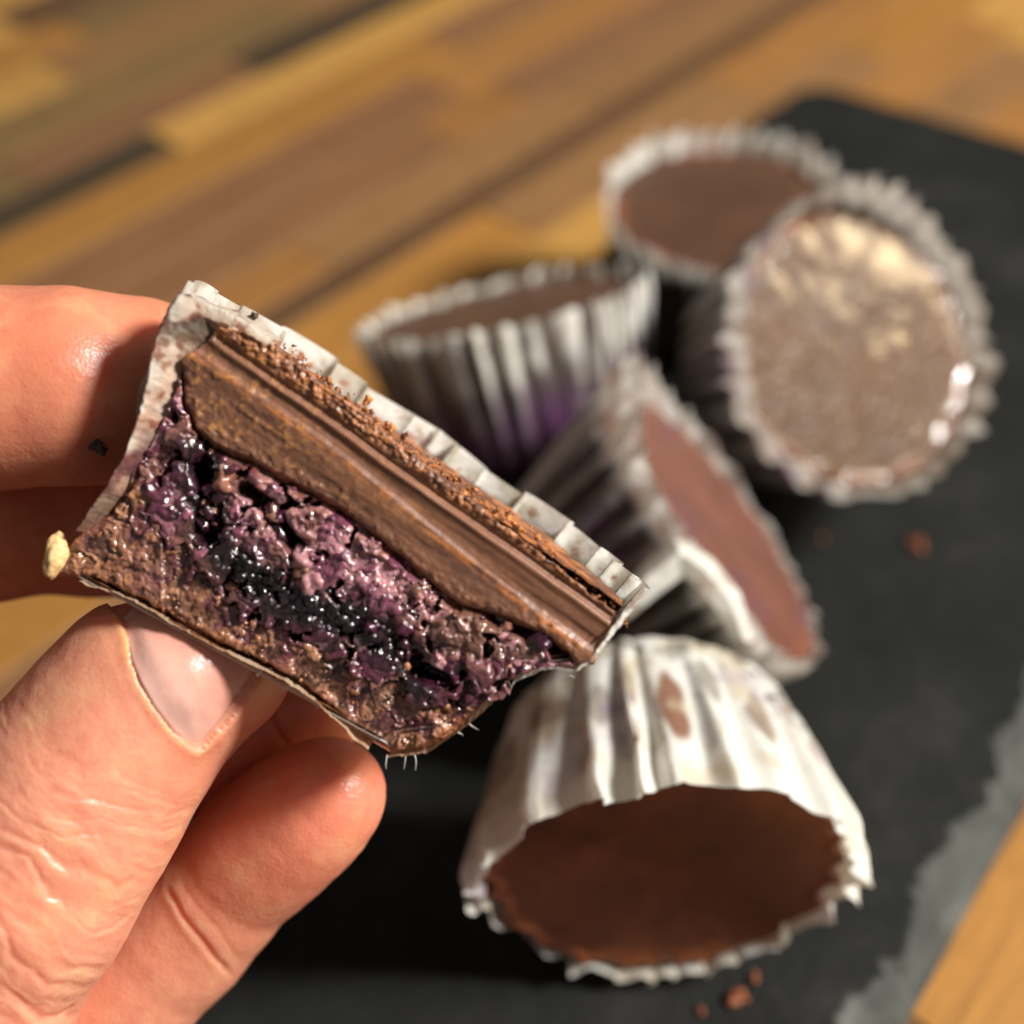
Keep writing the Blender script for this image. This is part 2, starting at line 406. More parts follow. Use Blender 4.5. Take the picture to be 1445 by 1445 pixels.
def make_cup(label, n, centre, twist=0, seed=1, npl=30, Rt=2.42, Rb=1.68, H=2.5, over=.32, amp=.17, stain_shade=None, choc=CHOC, cc=None, facecol=None,
             flare=None, overfn=None, edgecol=lin(150, 84, 50), tipcol=None, dome=0.0, prof=.8):
    """centre = centre of the chocolate face; local z points out of the face"""
    M, A = frame_from_axis(n, centre, twist)
    root = empty('chocolate_cup', M); tag(root, label, 'chocolate cup', 'chocolate cups in paper cases on the slate board')
    pl = pleats(seed, npl); per = 22; th, rr, ids, ph = case_curve(pl, per); nth = len(th); skew = pl[3][ids]
    nz_ = 64; t = np.linspace(0, 1, nz_)
    TH, T = np.meshgrid(th, t, indexing='ij'); RR = np.repeat(rr[:, None], nz_, 1); SK = np.repeat(skew[:, None], nz_, 1); PH = np.repeat(ph[:, None], nz_, 1)
    ANG = TH * 2 * math.pi
    cosA, sinA = np.cos(ANG), np.sin(ANG)
    ov = over * (1 + .25 * fbm(np.c_[np.cos(ANG[:, 0]) * 3, np.sin(ANG[:, 0]) * 3, np.zeros(nth)], 3, seed) )
    if overfn is not None:
        rad = np.cos(ANG[:, :1]) * A[0] + np.sin(ANG[:, :1]) * A[1]; ov = ov * overfn(rad @ RGT, rad @ UPV)
    upw = 1.0 if overfn is None else np.clip(overfn(rad @ RGT, rad @ UPV), .5, 1.8)
    ov = ov + .10 * upw * rr ** .8 - .04 + .03 * fbm(np.c_[np.cos(ANG[:, 0]) * 20, np.sin(ANG[:, 0]) * 20, np.zeros(nth)], 2, seed + 3)
    Z = -H + (H + ov[:, None]) * T
    tt = np.clip((Z + H) / H, 0, 1.3)
    Rm = Rb + (Rt - Rb) * np.clip(tt, 0, 2) ** prof - .22 * (1 - ss(0, .16, tt)) ** 2
    A_ = amp * (.14 + .86 * tt ** 1.4) * (1 + .3 * (T > .9) * (T - .9) * 10)
    if flare is not None: A_ = A_ * flare(ANG, tt)
    wob = fbm(np.c_[cosA.ravel() * 2, sinA.ravel() * 2, Z.ravel() * .8], 3, seed + 5).reshape(Z.shape)
    Rr = Rm + A_ * RR + .05 * wob
    lip = ss(.88, 1.0, T); Rr = Rr - lip * .45 * A_ * RR           # the lip curls in
    fold = A_ * SK * np.sin(2 * math.pi * PH) * .42 / Rm
    ANG2 = ANG + fold + .02 * wob
    crease = fbm(np.c_[TH.ravel() * 260, Z.ravel() * 1.2, np.zeros(Z.size)], 3, seed + 8).reshape(Z.shape)
    Rr += .012 * crease
    V = np.stack([Rr * np.cos(ANG2), Rr * np.sin(ANG2), Z], -1)
    F = gridfaces(nth, nz_, True)
    ctx = dict(ang=ANG, tt=tt, rr=RR, ph=PH, T=T, ids=np.repeat(ids[:, None], nz_, 1), Z=Z, seed=seed, cos=cosA, sin=sinA)
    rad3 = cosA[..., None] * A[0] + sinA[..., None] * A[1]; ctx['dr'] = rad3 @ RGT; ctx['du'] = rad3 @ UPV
    col = stain_shade(ctx)
    Vf = V.reshape(-1, 3); Cf = col.reshape(-1, 3)
    # base disc
    nb = 6; base = []; 
    ring0 = np.arange(nth) * nz_
    Vs = [Vf]; Fs = [F]; Cs = [Cf]; prev = ring0; cnt = len(Vf)
    for k in range(1, nb + 1):
        f = 1 - k / (nb + .3); ring = V[:, 0] * f; ring[:, 2] = -H - .01 + .02 * k / nb
        idx = np.arange(nth) + cnt; Vs.append(ring); Cs.append(np.tile(WHITE * .8, (nth, 1)))
        Fs.append(np.stack([np.roll(prev, -1), prev, idx, np.roll(idx, -1)], 1)); prev = idx; cnt += nth
    Vs.append(np.array([[0, 0, -H]])); Cs.append(WHITE[None] * .8)
    F4 = np.vstack(Fs)
    wr = mesh('paper_case', np.vstack(Vs), F4, PAPER, root, np.vstack(Cs))
        # chocolate with an outline that follows the pleats
    brk = fbm(np.c_[np.cos(ANG[:, 0]) * 7, np.sin(ANG[:, 0]) * 7, np.zeros(nth)], 4, seed + 11)
    fine = fbm(np.c_[np.cos(ANG[:, 0]) * 40, np.sin(ANG[:, 0]) * 40, np.zeros(nth)], 3, seed + 12)
    def rim(tl):
        i = int(np.clip(tl, 0, 1) * (nz_ - 1) * H / (H + over)); i = min(i, nz_ - 1)
        return (Rm[:, i] + .8 * A_[:, i] * RR[:, i] - .045), ANG2[:, i]
    rf, af = rim(1.0); rf = rf - .05 * np.abs(brk) - .03 * np.abs(fine)
    K = 46; ks = np.linspace(1, 0, K + 1)[:-1] ** .8
    Vc = []; Cc = []
    for q in ks:
        q_sc = q ** 3; r = rf * q * q_sc + (Rt + .02) * q * (1 - q_sc)
        x, y = r * np.cos(af), r * np.sin(af)
        zz = .02 * fbm(np.c_[x * .9, y * .9, np.zeros(nth)], 3, seed + 15) - .0 + .05 * ss(.88, .97, q) * (.5 + brk) * (1 - ss(.97, 1, q)) + dome * (1 - q * q)
        zz = zz - .05 * ss(.96, 1.0, q) + .02 * fine * ss(.85, 1, q)
        Vc.append(np.stack([x, y, zz], 1))
        e = ss(.86, .99, q) * np.clip(.45 + 1.0 * fbm(np.c_[x * 2, y * 2, np.full(nth, .3)], 4, seed + 17), 0, 1)
        c_ = mixc(np.tile(cc, (nth, 1)), edgecol, e)
        if facecol is not None: c_ = facecol(x, y, c_, q)
        Cc.append(c_)
    top = np.stack(Vc, 1)                                  # nth, K, 3
    # side wall down to the filling
    side = []; sc_ = []
    for tl in (.97, .9, .75, .6): 
        r, a = rim(tl); side.append(np.stack([r * np.cos(a), r * np.sin(a), np.full(nth, -H + H * tl)], 1)); sc_.append(np.tile(cc, (nth, 1)))
    allr = np.stack(side[::-1] + [top[:, k] for k in range(K)], 1); allc = np.stack(sc_[::-1] + Cc, 1)
    nv = allr.shape[1]; Fc = gridfaces(nth, nv, True)
    Vf = allr.reshape(-1, 3); ce = len(Vf); Vf = np.vstack([Vf, [[0, 0, top[:, -1, 2].mean()]]]); Cf = np.vstack([allc.reshape(-1, 3), allc[:, -1].mean(0)[None]])
    last = np.arange(nth) * nv + nv - 1
    Fl = [tuple(f) for f in Fc] + [(int(last[i]), int(last[(i + 1) % nth]), ce) for i in range(nth)]
    mesh('chocolate_layer', Vf, Fl, choc, root, Cf)
    side = []
    for tl in (.60, .45, .3, .15, .02):
        r, a = rim(tl); r = r - (.01 if tl < .6 else .0)
        side.append(np.stack([r * np.cos(a), r * np.sin(a), np.full(nth, -H + .02 + H * tl)], 1))
    V = np.stack(side, 1); nv = 5
    mesh('berry_filling', V.reshape(-1, 3), gridfaces(nth, nv, True), STICKY, root, np.tile(lin(70, 34, 52), (nth * nv, 1)))
    return root, A

def face_noise(x, y, s, seed): return fbm(np.c_[x * s, y * s, np.zeros(len(x))], 4, seed)
def N3(c, s, seed, zs=1.0): 
    P = np.c_[c['cos'].ravel() * 2.2 * s, c['sin'].ravel() * 2.2 * s, c['Z'].ravel() * s * zs]
    return fbm(P, 4, seed).reshape(c['Z'].shape)
def st_front(c):              # white paper, oval grease windows between the folds, grey specks near the base
    n = N3(c, 2.5, 71); n2 = N3(c, 4, 72); k = hsh(c['ids'], c['ids'] * 0, c['ids'] * 0, 5)
    cz = .62 + .30 * (k - .5); w = np.abs(c['ph'] - .45); cz = np.where((c['ids'] % 2) == 0, .52, .66) + .1 * (k - .5)
    oval = 1 - ss(.7, 1.15, np.sqrt((w / .36) ** 2 + ((c['tt'] - cz) / (.16 + .12 * k)) ** 2) + .35 * n)
    col = mixc(np.broadcast_to(WHITE, c['Z'].shape + (3,)), mixc(lin(104, 90, 68), lin(150, 94, 64), k), oval * (.60 + .4 * k))
    col = mixc(col, lin(222, 214, 188), .35 * ss(-.2, .4, n))
    low = (1 - ss(.15, .42, c['tt'])); col = mixc(col, lin(118, 112, 92), low * ss(.05, .25, n2) * .85); col = mixc(col, lin(92, 82, 70), ss(.30, .42, N3(c, 9, 73)) * (1 - ss(.35, .7, c['tt'])) * .85)
    col = mixc(col, lin(150, 110, 160), ss(.75, .98, -c['cos']) * 0 + ss(.25, .5, N3(c, 1.3, 74)) * .35)
    col = mixc(col, lin(216, 196, 160), ss(0, .5, n) * .4)
    return col
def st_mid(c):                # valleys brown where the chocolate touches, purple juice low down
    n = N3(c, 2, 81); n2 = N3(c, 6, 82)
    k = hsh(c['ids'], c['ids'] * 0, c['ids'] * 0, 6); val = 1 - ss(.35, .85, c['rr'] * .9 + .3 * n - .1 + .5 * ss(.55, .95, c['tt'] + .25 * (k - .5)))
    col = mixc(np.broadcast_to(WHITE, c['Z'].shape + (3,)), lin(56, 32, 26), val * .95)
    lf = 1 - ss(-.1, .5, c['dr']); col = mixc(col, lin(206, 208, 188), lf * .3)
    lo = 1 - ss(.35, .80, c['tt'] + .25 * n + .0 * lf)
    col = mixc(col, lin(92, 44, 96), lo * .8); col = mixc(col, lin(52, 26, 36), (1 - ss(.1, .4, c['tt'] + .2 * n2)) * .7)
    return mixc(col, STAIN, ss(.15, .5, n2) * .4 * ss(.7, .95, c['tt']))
def st_shade_tilt(c):  # chocolate and juice stains, plus painted shade across the body
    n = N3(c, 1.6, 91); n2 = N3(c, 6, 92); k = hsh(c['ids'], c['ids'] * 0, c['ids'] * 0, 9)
    val = 1 - ss(.10, .45, c['rr'] + .3 * n); dark = ss(-.35, .05, .45 - c['du'] + .35 * (k - .5)) * ss(-.75, -.45, c['du']) * (1 - ss(.84, .98, c['tt'] + .1 * n))  # val: chocolate showing in valleys; dark: shade below the lit upper pleats, painted in
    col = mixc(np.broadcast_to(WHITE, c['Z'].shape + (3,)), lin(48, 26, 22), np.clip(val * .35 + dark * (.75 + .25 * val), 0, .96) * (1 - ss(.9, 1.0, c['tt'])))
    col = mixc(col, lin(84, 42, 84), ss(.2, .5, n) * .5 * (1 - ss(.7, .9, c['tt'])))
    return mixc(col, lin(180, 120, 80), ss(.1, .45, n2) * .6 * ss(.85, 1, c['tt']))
def st_big(c):
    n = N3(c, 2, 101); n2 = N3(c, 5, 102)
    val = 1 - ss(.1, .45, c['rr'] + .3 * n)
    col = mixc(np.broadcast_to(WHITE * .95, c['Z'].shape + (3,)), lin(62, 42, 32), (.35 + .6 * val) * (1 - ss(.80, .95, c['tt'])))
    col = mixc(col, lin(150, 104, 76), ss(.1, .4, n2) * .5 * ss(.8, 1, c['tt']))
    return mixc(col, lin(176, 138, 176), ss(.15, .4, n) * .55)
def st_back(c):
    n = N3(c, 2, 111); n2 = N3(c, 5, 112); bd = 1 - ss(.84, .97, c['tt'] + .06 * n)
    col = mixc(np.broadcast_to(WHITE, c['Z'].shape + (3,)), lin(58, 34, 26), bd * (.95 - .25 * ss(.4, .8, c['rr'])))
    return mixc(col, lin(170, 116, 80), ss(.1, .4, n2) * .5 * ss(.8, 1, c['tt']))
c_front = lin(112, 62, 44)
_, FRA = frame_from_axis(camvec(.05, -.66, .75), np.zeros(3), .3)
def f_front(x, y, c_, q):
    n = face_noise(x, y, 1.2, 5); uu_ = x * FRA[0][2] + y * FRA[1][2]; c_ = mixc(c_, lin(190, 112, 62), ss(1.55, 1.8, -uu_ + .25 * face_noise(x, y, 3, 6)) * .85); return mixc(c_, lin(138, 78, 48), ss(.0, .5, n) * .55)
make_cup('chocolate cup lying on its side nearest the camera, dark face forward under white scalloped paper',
         camvec(.05, -.66, .75), W(938, 1228, 18.9), .3, seed=11, npl=25, stain_shade=st_front, cc=c_front, facecol=f_front, over=.30, amp=.24, Rt=2.18, Rb=1.62, H=2.45, prof=.48,
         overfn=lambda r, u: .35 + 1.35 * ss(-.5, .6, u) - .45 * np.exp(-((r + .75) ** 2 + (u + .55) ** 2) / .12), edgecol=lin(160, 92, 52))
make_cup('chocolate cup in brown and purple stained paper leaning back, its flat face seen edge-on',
         camvec(-.20, .93, .29), W(714, 438, 25.9), .9, seed=22, npl=30, stain_shade=st_mid, cc=lin(96, 66, 48), over=.16, amp=.19, Rt=2.33, Rb=1.85, prof=.6)
def f_tilt(x, y, c_, q):
    n = face_noise(x, y, 1.1, 15); return mixc(c_, lin(80, 54, 96), ss(.2, .6, n) * .5)
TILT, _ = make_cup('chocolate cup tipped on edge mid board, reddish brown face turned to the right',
         camvec(.74, .57, .34), W(1008, 738, 22.3), 1.3, seed=33, npl=24, stain_shade=st_shade_tilt, cc=lin(104, 66, 54), over=.30, amp=.24, facecol=f_tilt, Rt=2.33, Rb=1.85, prof=.6, edgecol=lin(128, 76, 54),
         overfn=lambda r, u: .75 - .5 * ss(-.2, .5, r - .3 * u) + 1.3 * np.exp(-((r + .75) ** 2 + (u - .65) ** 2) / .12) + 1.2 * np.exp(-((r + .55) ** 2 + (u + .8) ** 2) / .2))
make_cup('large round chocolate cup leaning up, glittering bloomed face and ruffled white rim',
         camvec(.38, .10, .92), W(1205, 490, 25.2), .1, seed=44, npl=30, stain_shade=st_big, cc=lin(84, 58, 36), choc=CHOC_GLINT, over=.42, amp=.17, Rt=2.32, Rb=1.9, prof=.6,
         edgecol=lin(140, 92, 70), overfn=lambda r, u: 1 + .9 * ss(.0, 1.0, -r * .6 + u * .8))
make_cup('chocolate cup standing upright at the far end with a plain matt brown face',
         camvec(.0, .72, .68), W(1026, 296, 30.0), 2.0, seed=55, npl=28, stain_shade=st_back, cc=lin(78, 52, 38), over=.30, amp=.15, Rt=2.25, Rb=1.85, prof=.6, overfn=lambda r, u: .5 + .9 * ss(-.4, .5, u))
# torn flap of paper hanging off the tipped cup's lower rim
def sheet(rows, nu=90, nsub=8, crumple=.05, seed=5):
    R = []
    for r in rows:
        r = np.array(r, float); t = np.r_[0, np.cumsum(np.hypot(*np.diff(r[:, :2], axis=0).T))]; q = np.linspace(0, t[-1], nu)
        r = np.stack([np.interp(q, t, r[:, i]) for i in range(3)], 1); R.append(W(r[:, 0], r[:, 1], r[:, 2]))
    out = []
    for a, b in zip(R[:-1], R[1:]):
        for k in range(nsub): out.append(a * (1 - k / nsub) + b * k / nsub)
    out.append(R[-1]); V = np.stack(out, 1)
    V += crumple * fbm(V.reshape(-1, 3) * 2.2, 4, seed).reshape(V.shape[:2])[..., None] * -FWD
    return V
V = sheet([[(868, 848, 20.3), (905, 798, 20.1), (955, 755, 20.0), (1005, 788, 20.0), (1045, 838, 20.1), (1064, 905, 20.4)],
           [(876, 858, 19.8), (912, 815, 19.6), (960, 778, 19.5), (1000, 805, 19.55), (1034, 850, 19.8), (1052, 905, 20.1)],
           [(884, 876, 19.9), (925, 842, 19.8), (966, 812, 19.7), (990, 834, 19.7), (1016, 866, 19.9), (1034, 905, 20.2)]])
fc = fbm(V.reshape(-1, 3) * 2.5, 3, 9); fcol = mixc(np.tile(WHITE, (len(fc), 1)), lin(190, 150, 120), ss(.1, .4, fc) * .5)
bpy.context.view_layer.update()
fl = mesh('torn_paper_flap', V.reshape(-1, 3), gridfaces(V.shape[0], V.shape[1]), PAPER, None, fcol)
fl.parent = TILT; fl.matrix_parent_inverse = TILT.matrix_world.inverted()

# ------------------------------------------------------------------ the hand: one continuous surface
def closest_roundcone(P, a, b, ra, rb):
    ba = b - a; L = ba @ ba; t = np.clip(((P - a) @ ba) / L, 0, 1)
    d = np.linalg.norm(P - a - t[:, None] * ba, axis=1) - (ra + (rb - ra) * t)
    return d, t
def smin(a, b, k):
    h = np.clip(.5 + .5 * (b - a) / k, 0, 1); return b * (1 - h) + a * h - k * h * (1 - h)
CH = {
 'thumb': ([(322, 932, 15.15, .62), (285, 945, 15.12, .76), (205, 985, 15.05, .93), (150, 1055, 15.0, .99), (90, 1140, 14.95, 1.08), (20, 1250, 14.9, 1.13), (-60, 1400, 15.0, 1.10), (-180, 1620, 15.6, 1.25), (-420, 1800, 17.5, 1.8)], .25),
 'index': ([(400, 640, 18.2, .70), (290, 585, 17.0, .84), (190, 552, 15.75, .90), (90, 545, 15.35, .93), (-20, 548, 15.3, .96), (-300, 590, 15.8, 1.05), (-560, 760, 17.2, 1.2), (-640, 1050, 18.2, 1.4)], .25),
 'middle': ([(330, 760, 18.6, .70), (140, 735, 17.3, .80), (-30, 735, 16.7, .84), (-300, 790, 16.9, .95), (-560, 900, 18.0, 1.1), (-640, 1100, 18.6, 1.4)], .25),
 'ring': ([(440, 985, 17.0, .66), (385, 1003, 17.0, .70), (300, 1035, 17.0, .76), (120, 1110, 17.2, .82), (-200, 1180, 17.8, .95), (-560, 1200, 18.6, 1.3)], .18),
 'little': ([(464, 1120, 15.9, .585), (436, 1143, 16.0, .655), (400, 1172, 16.15, .69), (365, 1201, 16.3, .705), (300, 1268, 16.55, .71), (255, 1315, 16.7, .765), (120, 1450, 16.9, .87), (-40, 1600, 17.2, .96), (-360, 1600, 18.0, 1.4)], .16),
 'palm': ([(-420, 1780, 17.6, 1.9), (-560, 1400, 18.4, 2.0), (-620, 1080, 18.5, 1.5)], .6),
 'wrist': ([(-560, 1500, 18.6, 2.1), (-900, 1900, 20.5, 2.3), (-1250, 2300, 22.5, 2.5)], .8)}
CHW = {k: [(W(x, y, d), r) for x, y, d, r in v[0]] for k, v in CH.items()}
CHB = {}
for k_, q_ in CHW.items():
    a_ = np.array([p for p, r in q_]); r_ = np.array([r for p, r in q_]); c_ = (a_.max(0) + a_.min(0)) / 2; CHB[k_] = (c_, (np.linalg.norm(a_ - c_, axis=1) + r_).max())
def chain_sdf(P, q, k):
    d = None
    for (a, ra), (b, rb) in zip(q[:-1], q[1:]):
        e, _ = closest_roundcone(P, a, b, ra, rb); d = e if d is None else smin(d, e, k)
    return d
def hand_sdf(P):
    out = None
    for name, (pts, k) in CH.items():
        q = CHW[name]; c_, R_ = CHB[name]; bd = np.linalg.norm(P - c_, axis=1) - R_; mk = bd < .7
        full = bd + .3
        if mk.any(): full[mk] = chain_sdf(P[mk], q, k)
        d = full
        out = d if out is None else smin(out, d, .06 if name in ('index', 'middle', 'ring', 'little') else .35 if name in ('palm', 'wrist') else .05)
    return out
def surface_nets(fn, lo, hi, h):
    n = np.ceil((hi - lo) / h).astype(int) + 1
    xs = [lo[i] + h * np.arange(n[i]) for i in range(3)]
    G = np.empty(n, np.float32)
    for i in range(0, n[0], 16):
        X, Y, Z = np.meshgrid(xs[0][i:i + 16], xs[1], xs[2], indexing='ij')
        G[i:i + 16] = fn(np.stack([X.ravel(), Y.ravel(), Z.ravel()], 1)).reshape(X.shape)
    sgn = G < 0; c = n - 1; cnt = np.zeros(c, np.int8)
    for dx in (0, 1):
        for dy in (0, 1):
            for dz in (0, 1): cnt += sgn[dx:dx + c[0], dy:dy + c[1], dz:dz + c[2]]
    act = (cnt > 0) & (cnt < 8); ci = np.argwhere(act); idx = np.full(c, -1, np.int64); idx[act] = np.arange(len(ci))
    acc = np.zeros((len(ci), 3)); num = np.zeros(len(ci))
    corners = [(x, y, z) for x in (0, 1) for y in (0, 1) for z in (0, 1)]
    for a in corners:
        for ax in range(3):
            if a[ax]: continue
            b = list(a); b[ax] = 1
            ga = G[ci[:, 0] + a[0], ci[:, 1] + a[1], ci[:, 2] + a[2]]; gb = G[ci[:, 0] + b[0], ci[:, 1] + b[1], ci[:, 2] + b[2]]
            m = (ga < 0) != (gb < 0); t = np.where(m, ga / (ga - gb + 1e-12), 0)
            p = np.tile(np.array(a, float), (len(ci), 1)); p[:, ax] = t
            acc[m] += p[m]; num[m] += 1
    V = lo + h * (ci + acc / num[:, None])
    F = []
    for ax in range(3):
        u, v = [i for i in range(3) if i != ax]
        sl0 = [slice(None)] * 3; sl1 = [slice(None)] * 3; sl0[ax] = slice(0, -1); sl1[ax] = slice(1, None)
        s0 = sgn[tuple(sl0)]; s1 = sgn[tuple(sl1)]
        e = np.argwhere(s0 != s1); e = e[(e[:, u] > 0) & (e[:, v] > 0) & (e[:, u] < n[u] - 1) & (e[:, v] < n[v] - 1)]
        flip = s0[tuple(e.T)]
        def at(du, dv): q = e.copy(); q[:, u] -= du; q[:, v] -= dv; return idx[tuple(q.T)]
        q = np.stack([at(1, 1), at(0, 1), at(0, 0), at(1, 0)], 1)
        if ax == 1: flip = ~flip
        q[~flip] = q[~flip][:, ::-1]; F.append(q)
    return V, np.vstack(F)
def grad(fn, P, e=.01):
    g = np.stack([fn(P + np.eye(3)[i] * e) - fn(P - np.eye(3)[i] * e) for i in range(3)], 1); return g / np.linalg.norm(g, axis=1)[:, None]
allp = np.array([p for k in CHW for p, r in CHW[k] if k != 'wrist']); lo = allp.min(0) - 2.2; hi = allp.max(0) + 2.2
HV, HF = surface_nets(hand_sdf, lo, hi, .085)
# two rounds of smooth subdivision
tmpm = mesh('tmp', HV / S, HF); tmpo = tmpm; sb = tmpo.modifiers.new('s', 'SUBSURF'); sb.levels = 1; sb.render_levels = 1
dg = bpy.context.evaluated_depsgraph_get(); ev = tmpo.evaluated_get(dg).to_mesh()
HV = np.empty(len(ev.vertices) * 3); ev.vertices.foreach_get('co', HV); HV = HV.reshape(-1, 3)
HF = np.empty(len(ev.polygons) * 4, np.int32); ev.loops.foreach_get('vertex_index', HF); HF = HF.reshape(-1, 4).astype(np.int64)
bpy.data.objects.remove(tmpo)
def project(P):               # cm -> picture position, depth (used only to read positions off while shaping)
    r = P - CAM; z = r @ FWD; return PXC + FPX * (r @ RGT) / z, PXC - FPX * (r @ UPV) / z, z
# refine near part: split again only where the fingers are in front
def subdivide(V, F, mask):
    Fm = F[mask]; Fr = F[~mask]
    E = np.sort(np.vstack([Fm[:, [i, (i + 1) % 4]] for i in range(4)]), 1); U, inv = np.unique(E, axis=0, return_inverse=True); inv = inv.ravel()
    mid = (V[U[:, 0]] + V[U[:, 1]]) / 2; cen = V[Fm].mean(1); b1_ = len(V); b2_ = b1_ + len(mid); nf = len(Fm)
    e = inv.reshape(4, nf) + b1_; c_ = np.arange(nf) + b2_
    Q = np.vstack([np.stack([Fm[:, i], e[i], c_, e[i - 1]], 1) for i in range(4)])
    return np.vstack([V, mid, cen]), Fr, Q, U
hx, hy, hz = project(HV); 
fx = hx[HF].mean(1); fy = hy[HF].mean(1); fn_ = np.cross(HV[HF[:, 2]] - HV[HF[:, 0]], HV[HF[:, 3]] - HV[HF[:, 1]]); fn_ /= np.linalg.norm(fn_, axis=1)[:, None] + 1e-12
vis = ((fn_ @ -FWD) > -.25) & (fx > -60) & (fx < 620) & (fy > 350) & (fy < 1520) & (hz[HF].mean(1) < 16.9)
HV2, Fr, Q, U = subdivide(HV, HF, vis)
# seam: faces left coarse take the midpoints of their split edges as extra corners
emap = {}
for k, (a, b) in enumerate(U): emap[(int(a), int(b))] = k + len(HV)
edge_used = set(np.unique(HF[vis]).tolist())
HFl = []
for f in Fr.tolist():
    if not any(v in edge_used for v in f): HFl.append(f); continue
    g = []
    for i in range(4):
        a, b = f[i], f[(i + 1) % 4]; g.append(a); k = emap.get((min(a, b), max(a, b)))
        if k is not None: g.append(k)
    HFl.append(g)
HFl += Q.tolist(); HV = HV2
for _ in range(2):
    d = hand_sdf(HV); HV = HV - grad(hand_sdf, HV) * d[:, None]
HN = grad(hand_sdf, HV)
hx, hy, hz = project(HV)
# thumb nail: four corners found on the skin, then a patch laid on it
def hit(px, py, fn=hand_sdf, z0=13.2):
    d = camdir(px, py); t = np.full(d.shape[:-1], z0)
    for _ in range(40): t = t + fn(CAM + d * t[:, None]) / np.linalg.norm(d, axis=1)
    return CAM + d * t[:, None]
nail_edge_px = [(150, 850), (172, 880), (181, 905), (186, 935), (197, 965), (218, 1000), (244, 1034), (268, 1054), (278, 1058), (290, 1050), (318, 1020), (346, 984), (368, 950), (392, 905)]
NE = np.array(nail_edge_px, float)
NP = hit(NE[:, 0], NE[:, 1])
dist = np.full(len(HV), 9.0); near = (hx > 80) & (hx < 480) & (hy > 780) & (hy < 1150) & (hz < 15.6)
Pn = HV[near]; dn = np.full(len(Pn), 9.0)
for a, b in zip(NP[:-1], NP[1:]):
    ba = b - a; t = np.clip(((Pn - a) @ ba) / (ba @ ba), 0, 1); dn = np.minimum(dn, np.linalg.norm(Pn - a - t[:, None] * ba, axis=1))
dist[near] = dn
inside = np.zeros(len(HV), bool); inside[near] = inpoly(hx[near], hy[near], nail_edge_px + [(470, 820), (250, 740)])
disp = np.zeros(len(HV))
disp += np.where(inside, -.032 * ss(0, .08, dist), .016 * np.exp(-((dist - .04) / .05) ** 2) * (1 + .4 * fbm(HV * 2, 2, 70)) + .03 * np.exp(-(dist / .18) ** 2))
# knuckle creases of the thumb
Th = CHW['thumb']; A0 = Th[1][0]; A1 = Th[5][0]; ax = (A1 - A0) / np.linalg.norm(A1 - A0)
rel = HV - A0; tpar = rel @ ax; side = np.cross(ax, -FWD); side /= np.linalg.norm(side); spar = rel @ side
onth = (hz < 15.6) & (hx < 420) & ((HN @ -FWD) > .0) & (hy > 800) & ((hx - 0) * .86 + (hy - 1325) * .5 < 170 + 0 * hx + 30)
axdist = np.linalg.norm(rel - tpar[:, None] * ax, axis=1); onth &= axdist < 1.5
wob = fbm(HV * .9, 4, 61) * .38 + fbm(HV * 3.2, 3, 62) * .10
rsn = np.random.RandomState(12)
cre = [(1.15, .018, .03), (1.35, .022, .035), (1.62, .030, .04), (1.80, .022, .03), (2.05, .050, .06), (2.28, .032, .035), (2.50, .060, .07), (2.72, .035, .04), (2.98, .062, .075), (3.2, .03, .04), (3.42, .045, .06), (3.7, .025, .04), (4.05, .03, .05)] + [(1.2 + .17 * i_, .012, .018) for i_ in range(17)]
fad = onth * ss(.0, .35, HN @ -FWD) * ss(.10, .30, dist)
for t0, dep, wd in cre:
    cur = t0 + .16 * (spar - .1) ** 2 * (-1 if t0 < 2.3 else 1) + wob + .10 * spar * rsn.randn() * .5
    br = np.clip(.65 + .9 * fbm(HV * 1.6 + t0 * 7, 2, 63), .1, 1.2)
    dep = dep * .40; wd = wd * .8
    disp -= fad * dep * br * np.exp(-((tpar - cur) / wd) ** 2)
    disp += fad * dep * .45 * br * np.exp(-((tpar - cur - wd * 2.3) / (wd * 1.8)) ** 2)
disp += fad * .012 * fbm(np.stack([tpar * 9, spar * 2.2, tpar * 0], 1), 3, 65) * ss(.8, 1.6, tpar)
# lengthwise fine lines on the fingers and joint creases
def crease(p0, p1, dep, wd, bow=0.0, zmax=17.5):
    p0 = np.array(p0, float); p1 = np.array(p1, float); d_ = p1 - p0; L = np.hypot(*d_); d_ /= L; n_ = np.array([-d_[1], d_[0]])
    q = np.stack([hx, hy], 1) - p0; t = (q @ d_) / L; s_ = (q @ n_) / 145 - bow * 4 * t * (1 - t) + .03 * fbm(HV * 2.5, 3, 66)
    m_ = ss(-.12, .12, t) * ss(1.12, .88, t) * ((HN @ -FWD) > .05) * (hz < zmax) * (hx > p0[0] - 40)
    return m_ * (-dep * np.exp(-(s_ / wd) ** 2) + dep * .35 * np.exp(-((np.abs(s_) - wd * 2.4) / (wd * 1.5)) ** 2))
ml = (hz > 15.05) | (hx > 330)
disp += ml * crease((236, 1258), (322, 1372), .018, .028, .04) + ml * crease((258, 1250), (334, 1350), .006, .03)
disp += (hz > 15.8) * crease((372, 955), (402, 1050), .035, .03, .03, 18)
disp += .006 * fbm(HV * 6, 3, 67)
HV = HV + HN * disp[:, None]
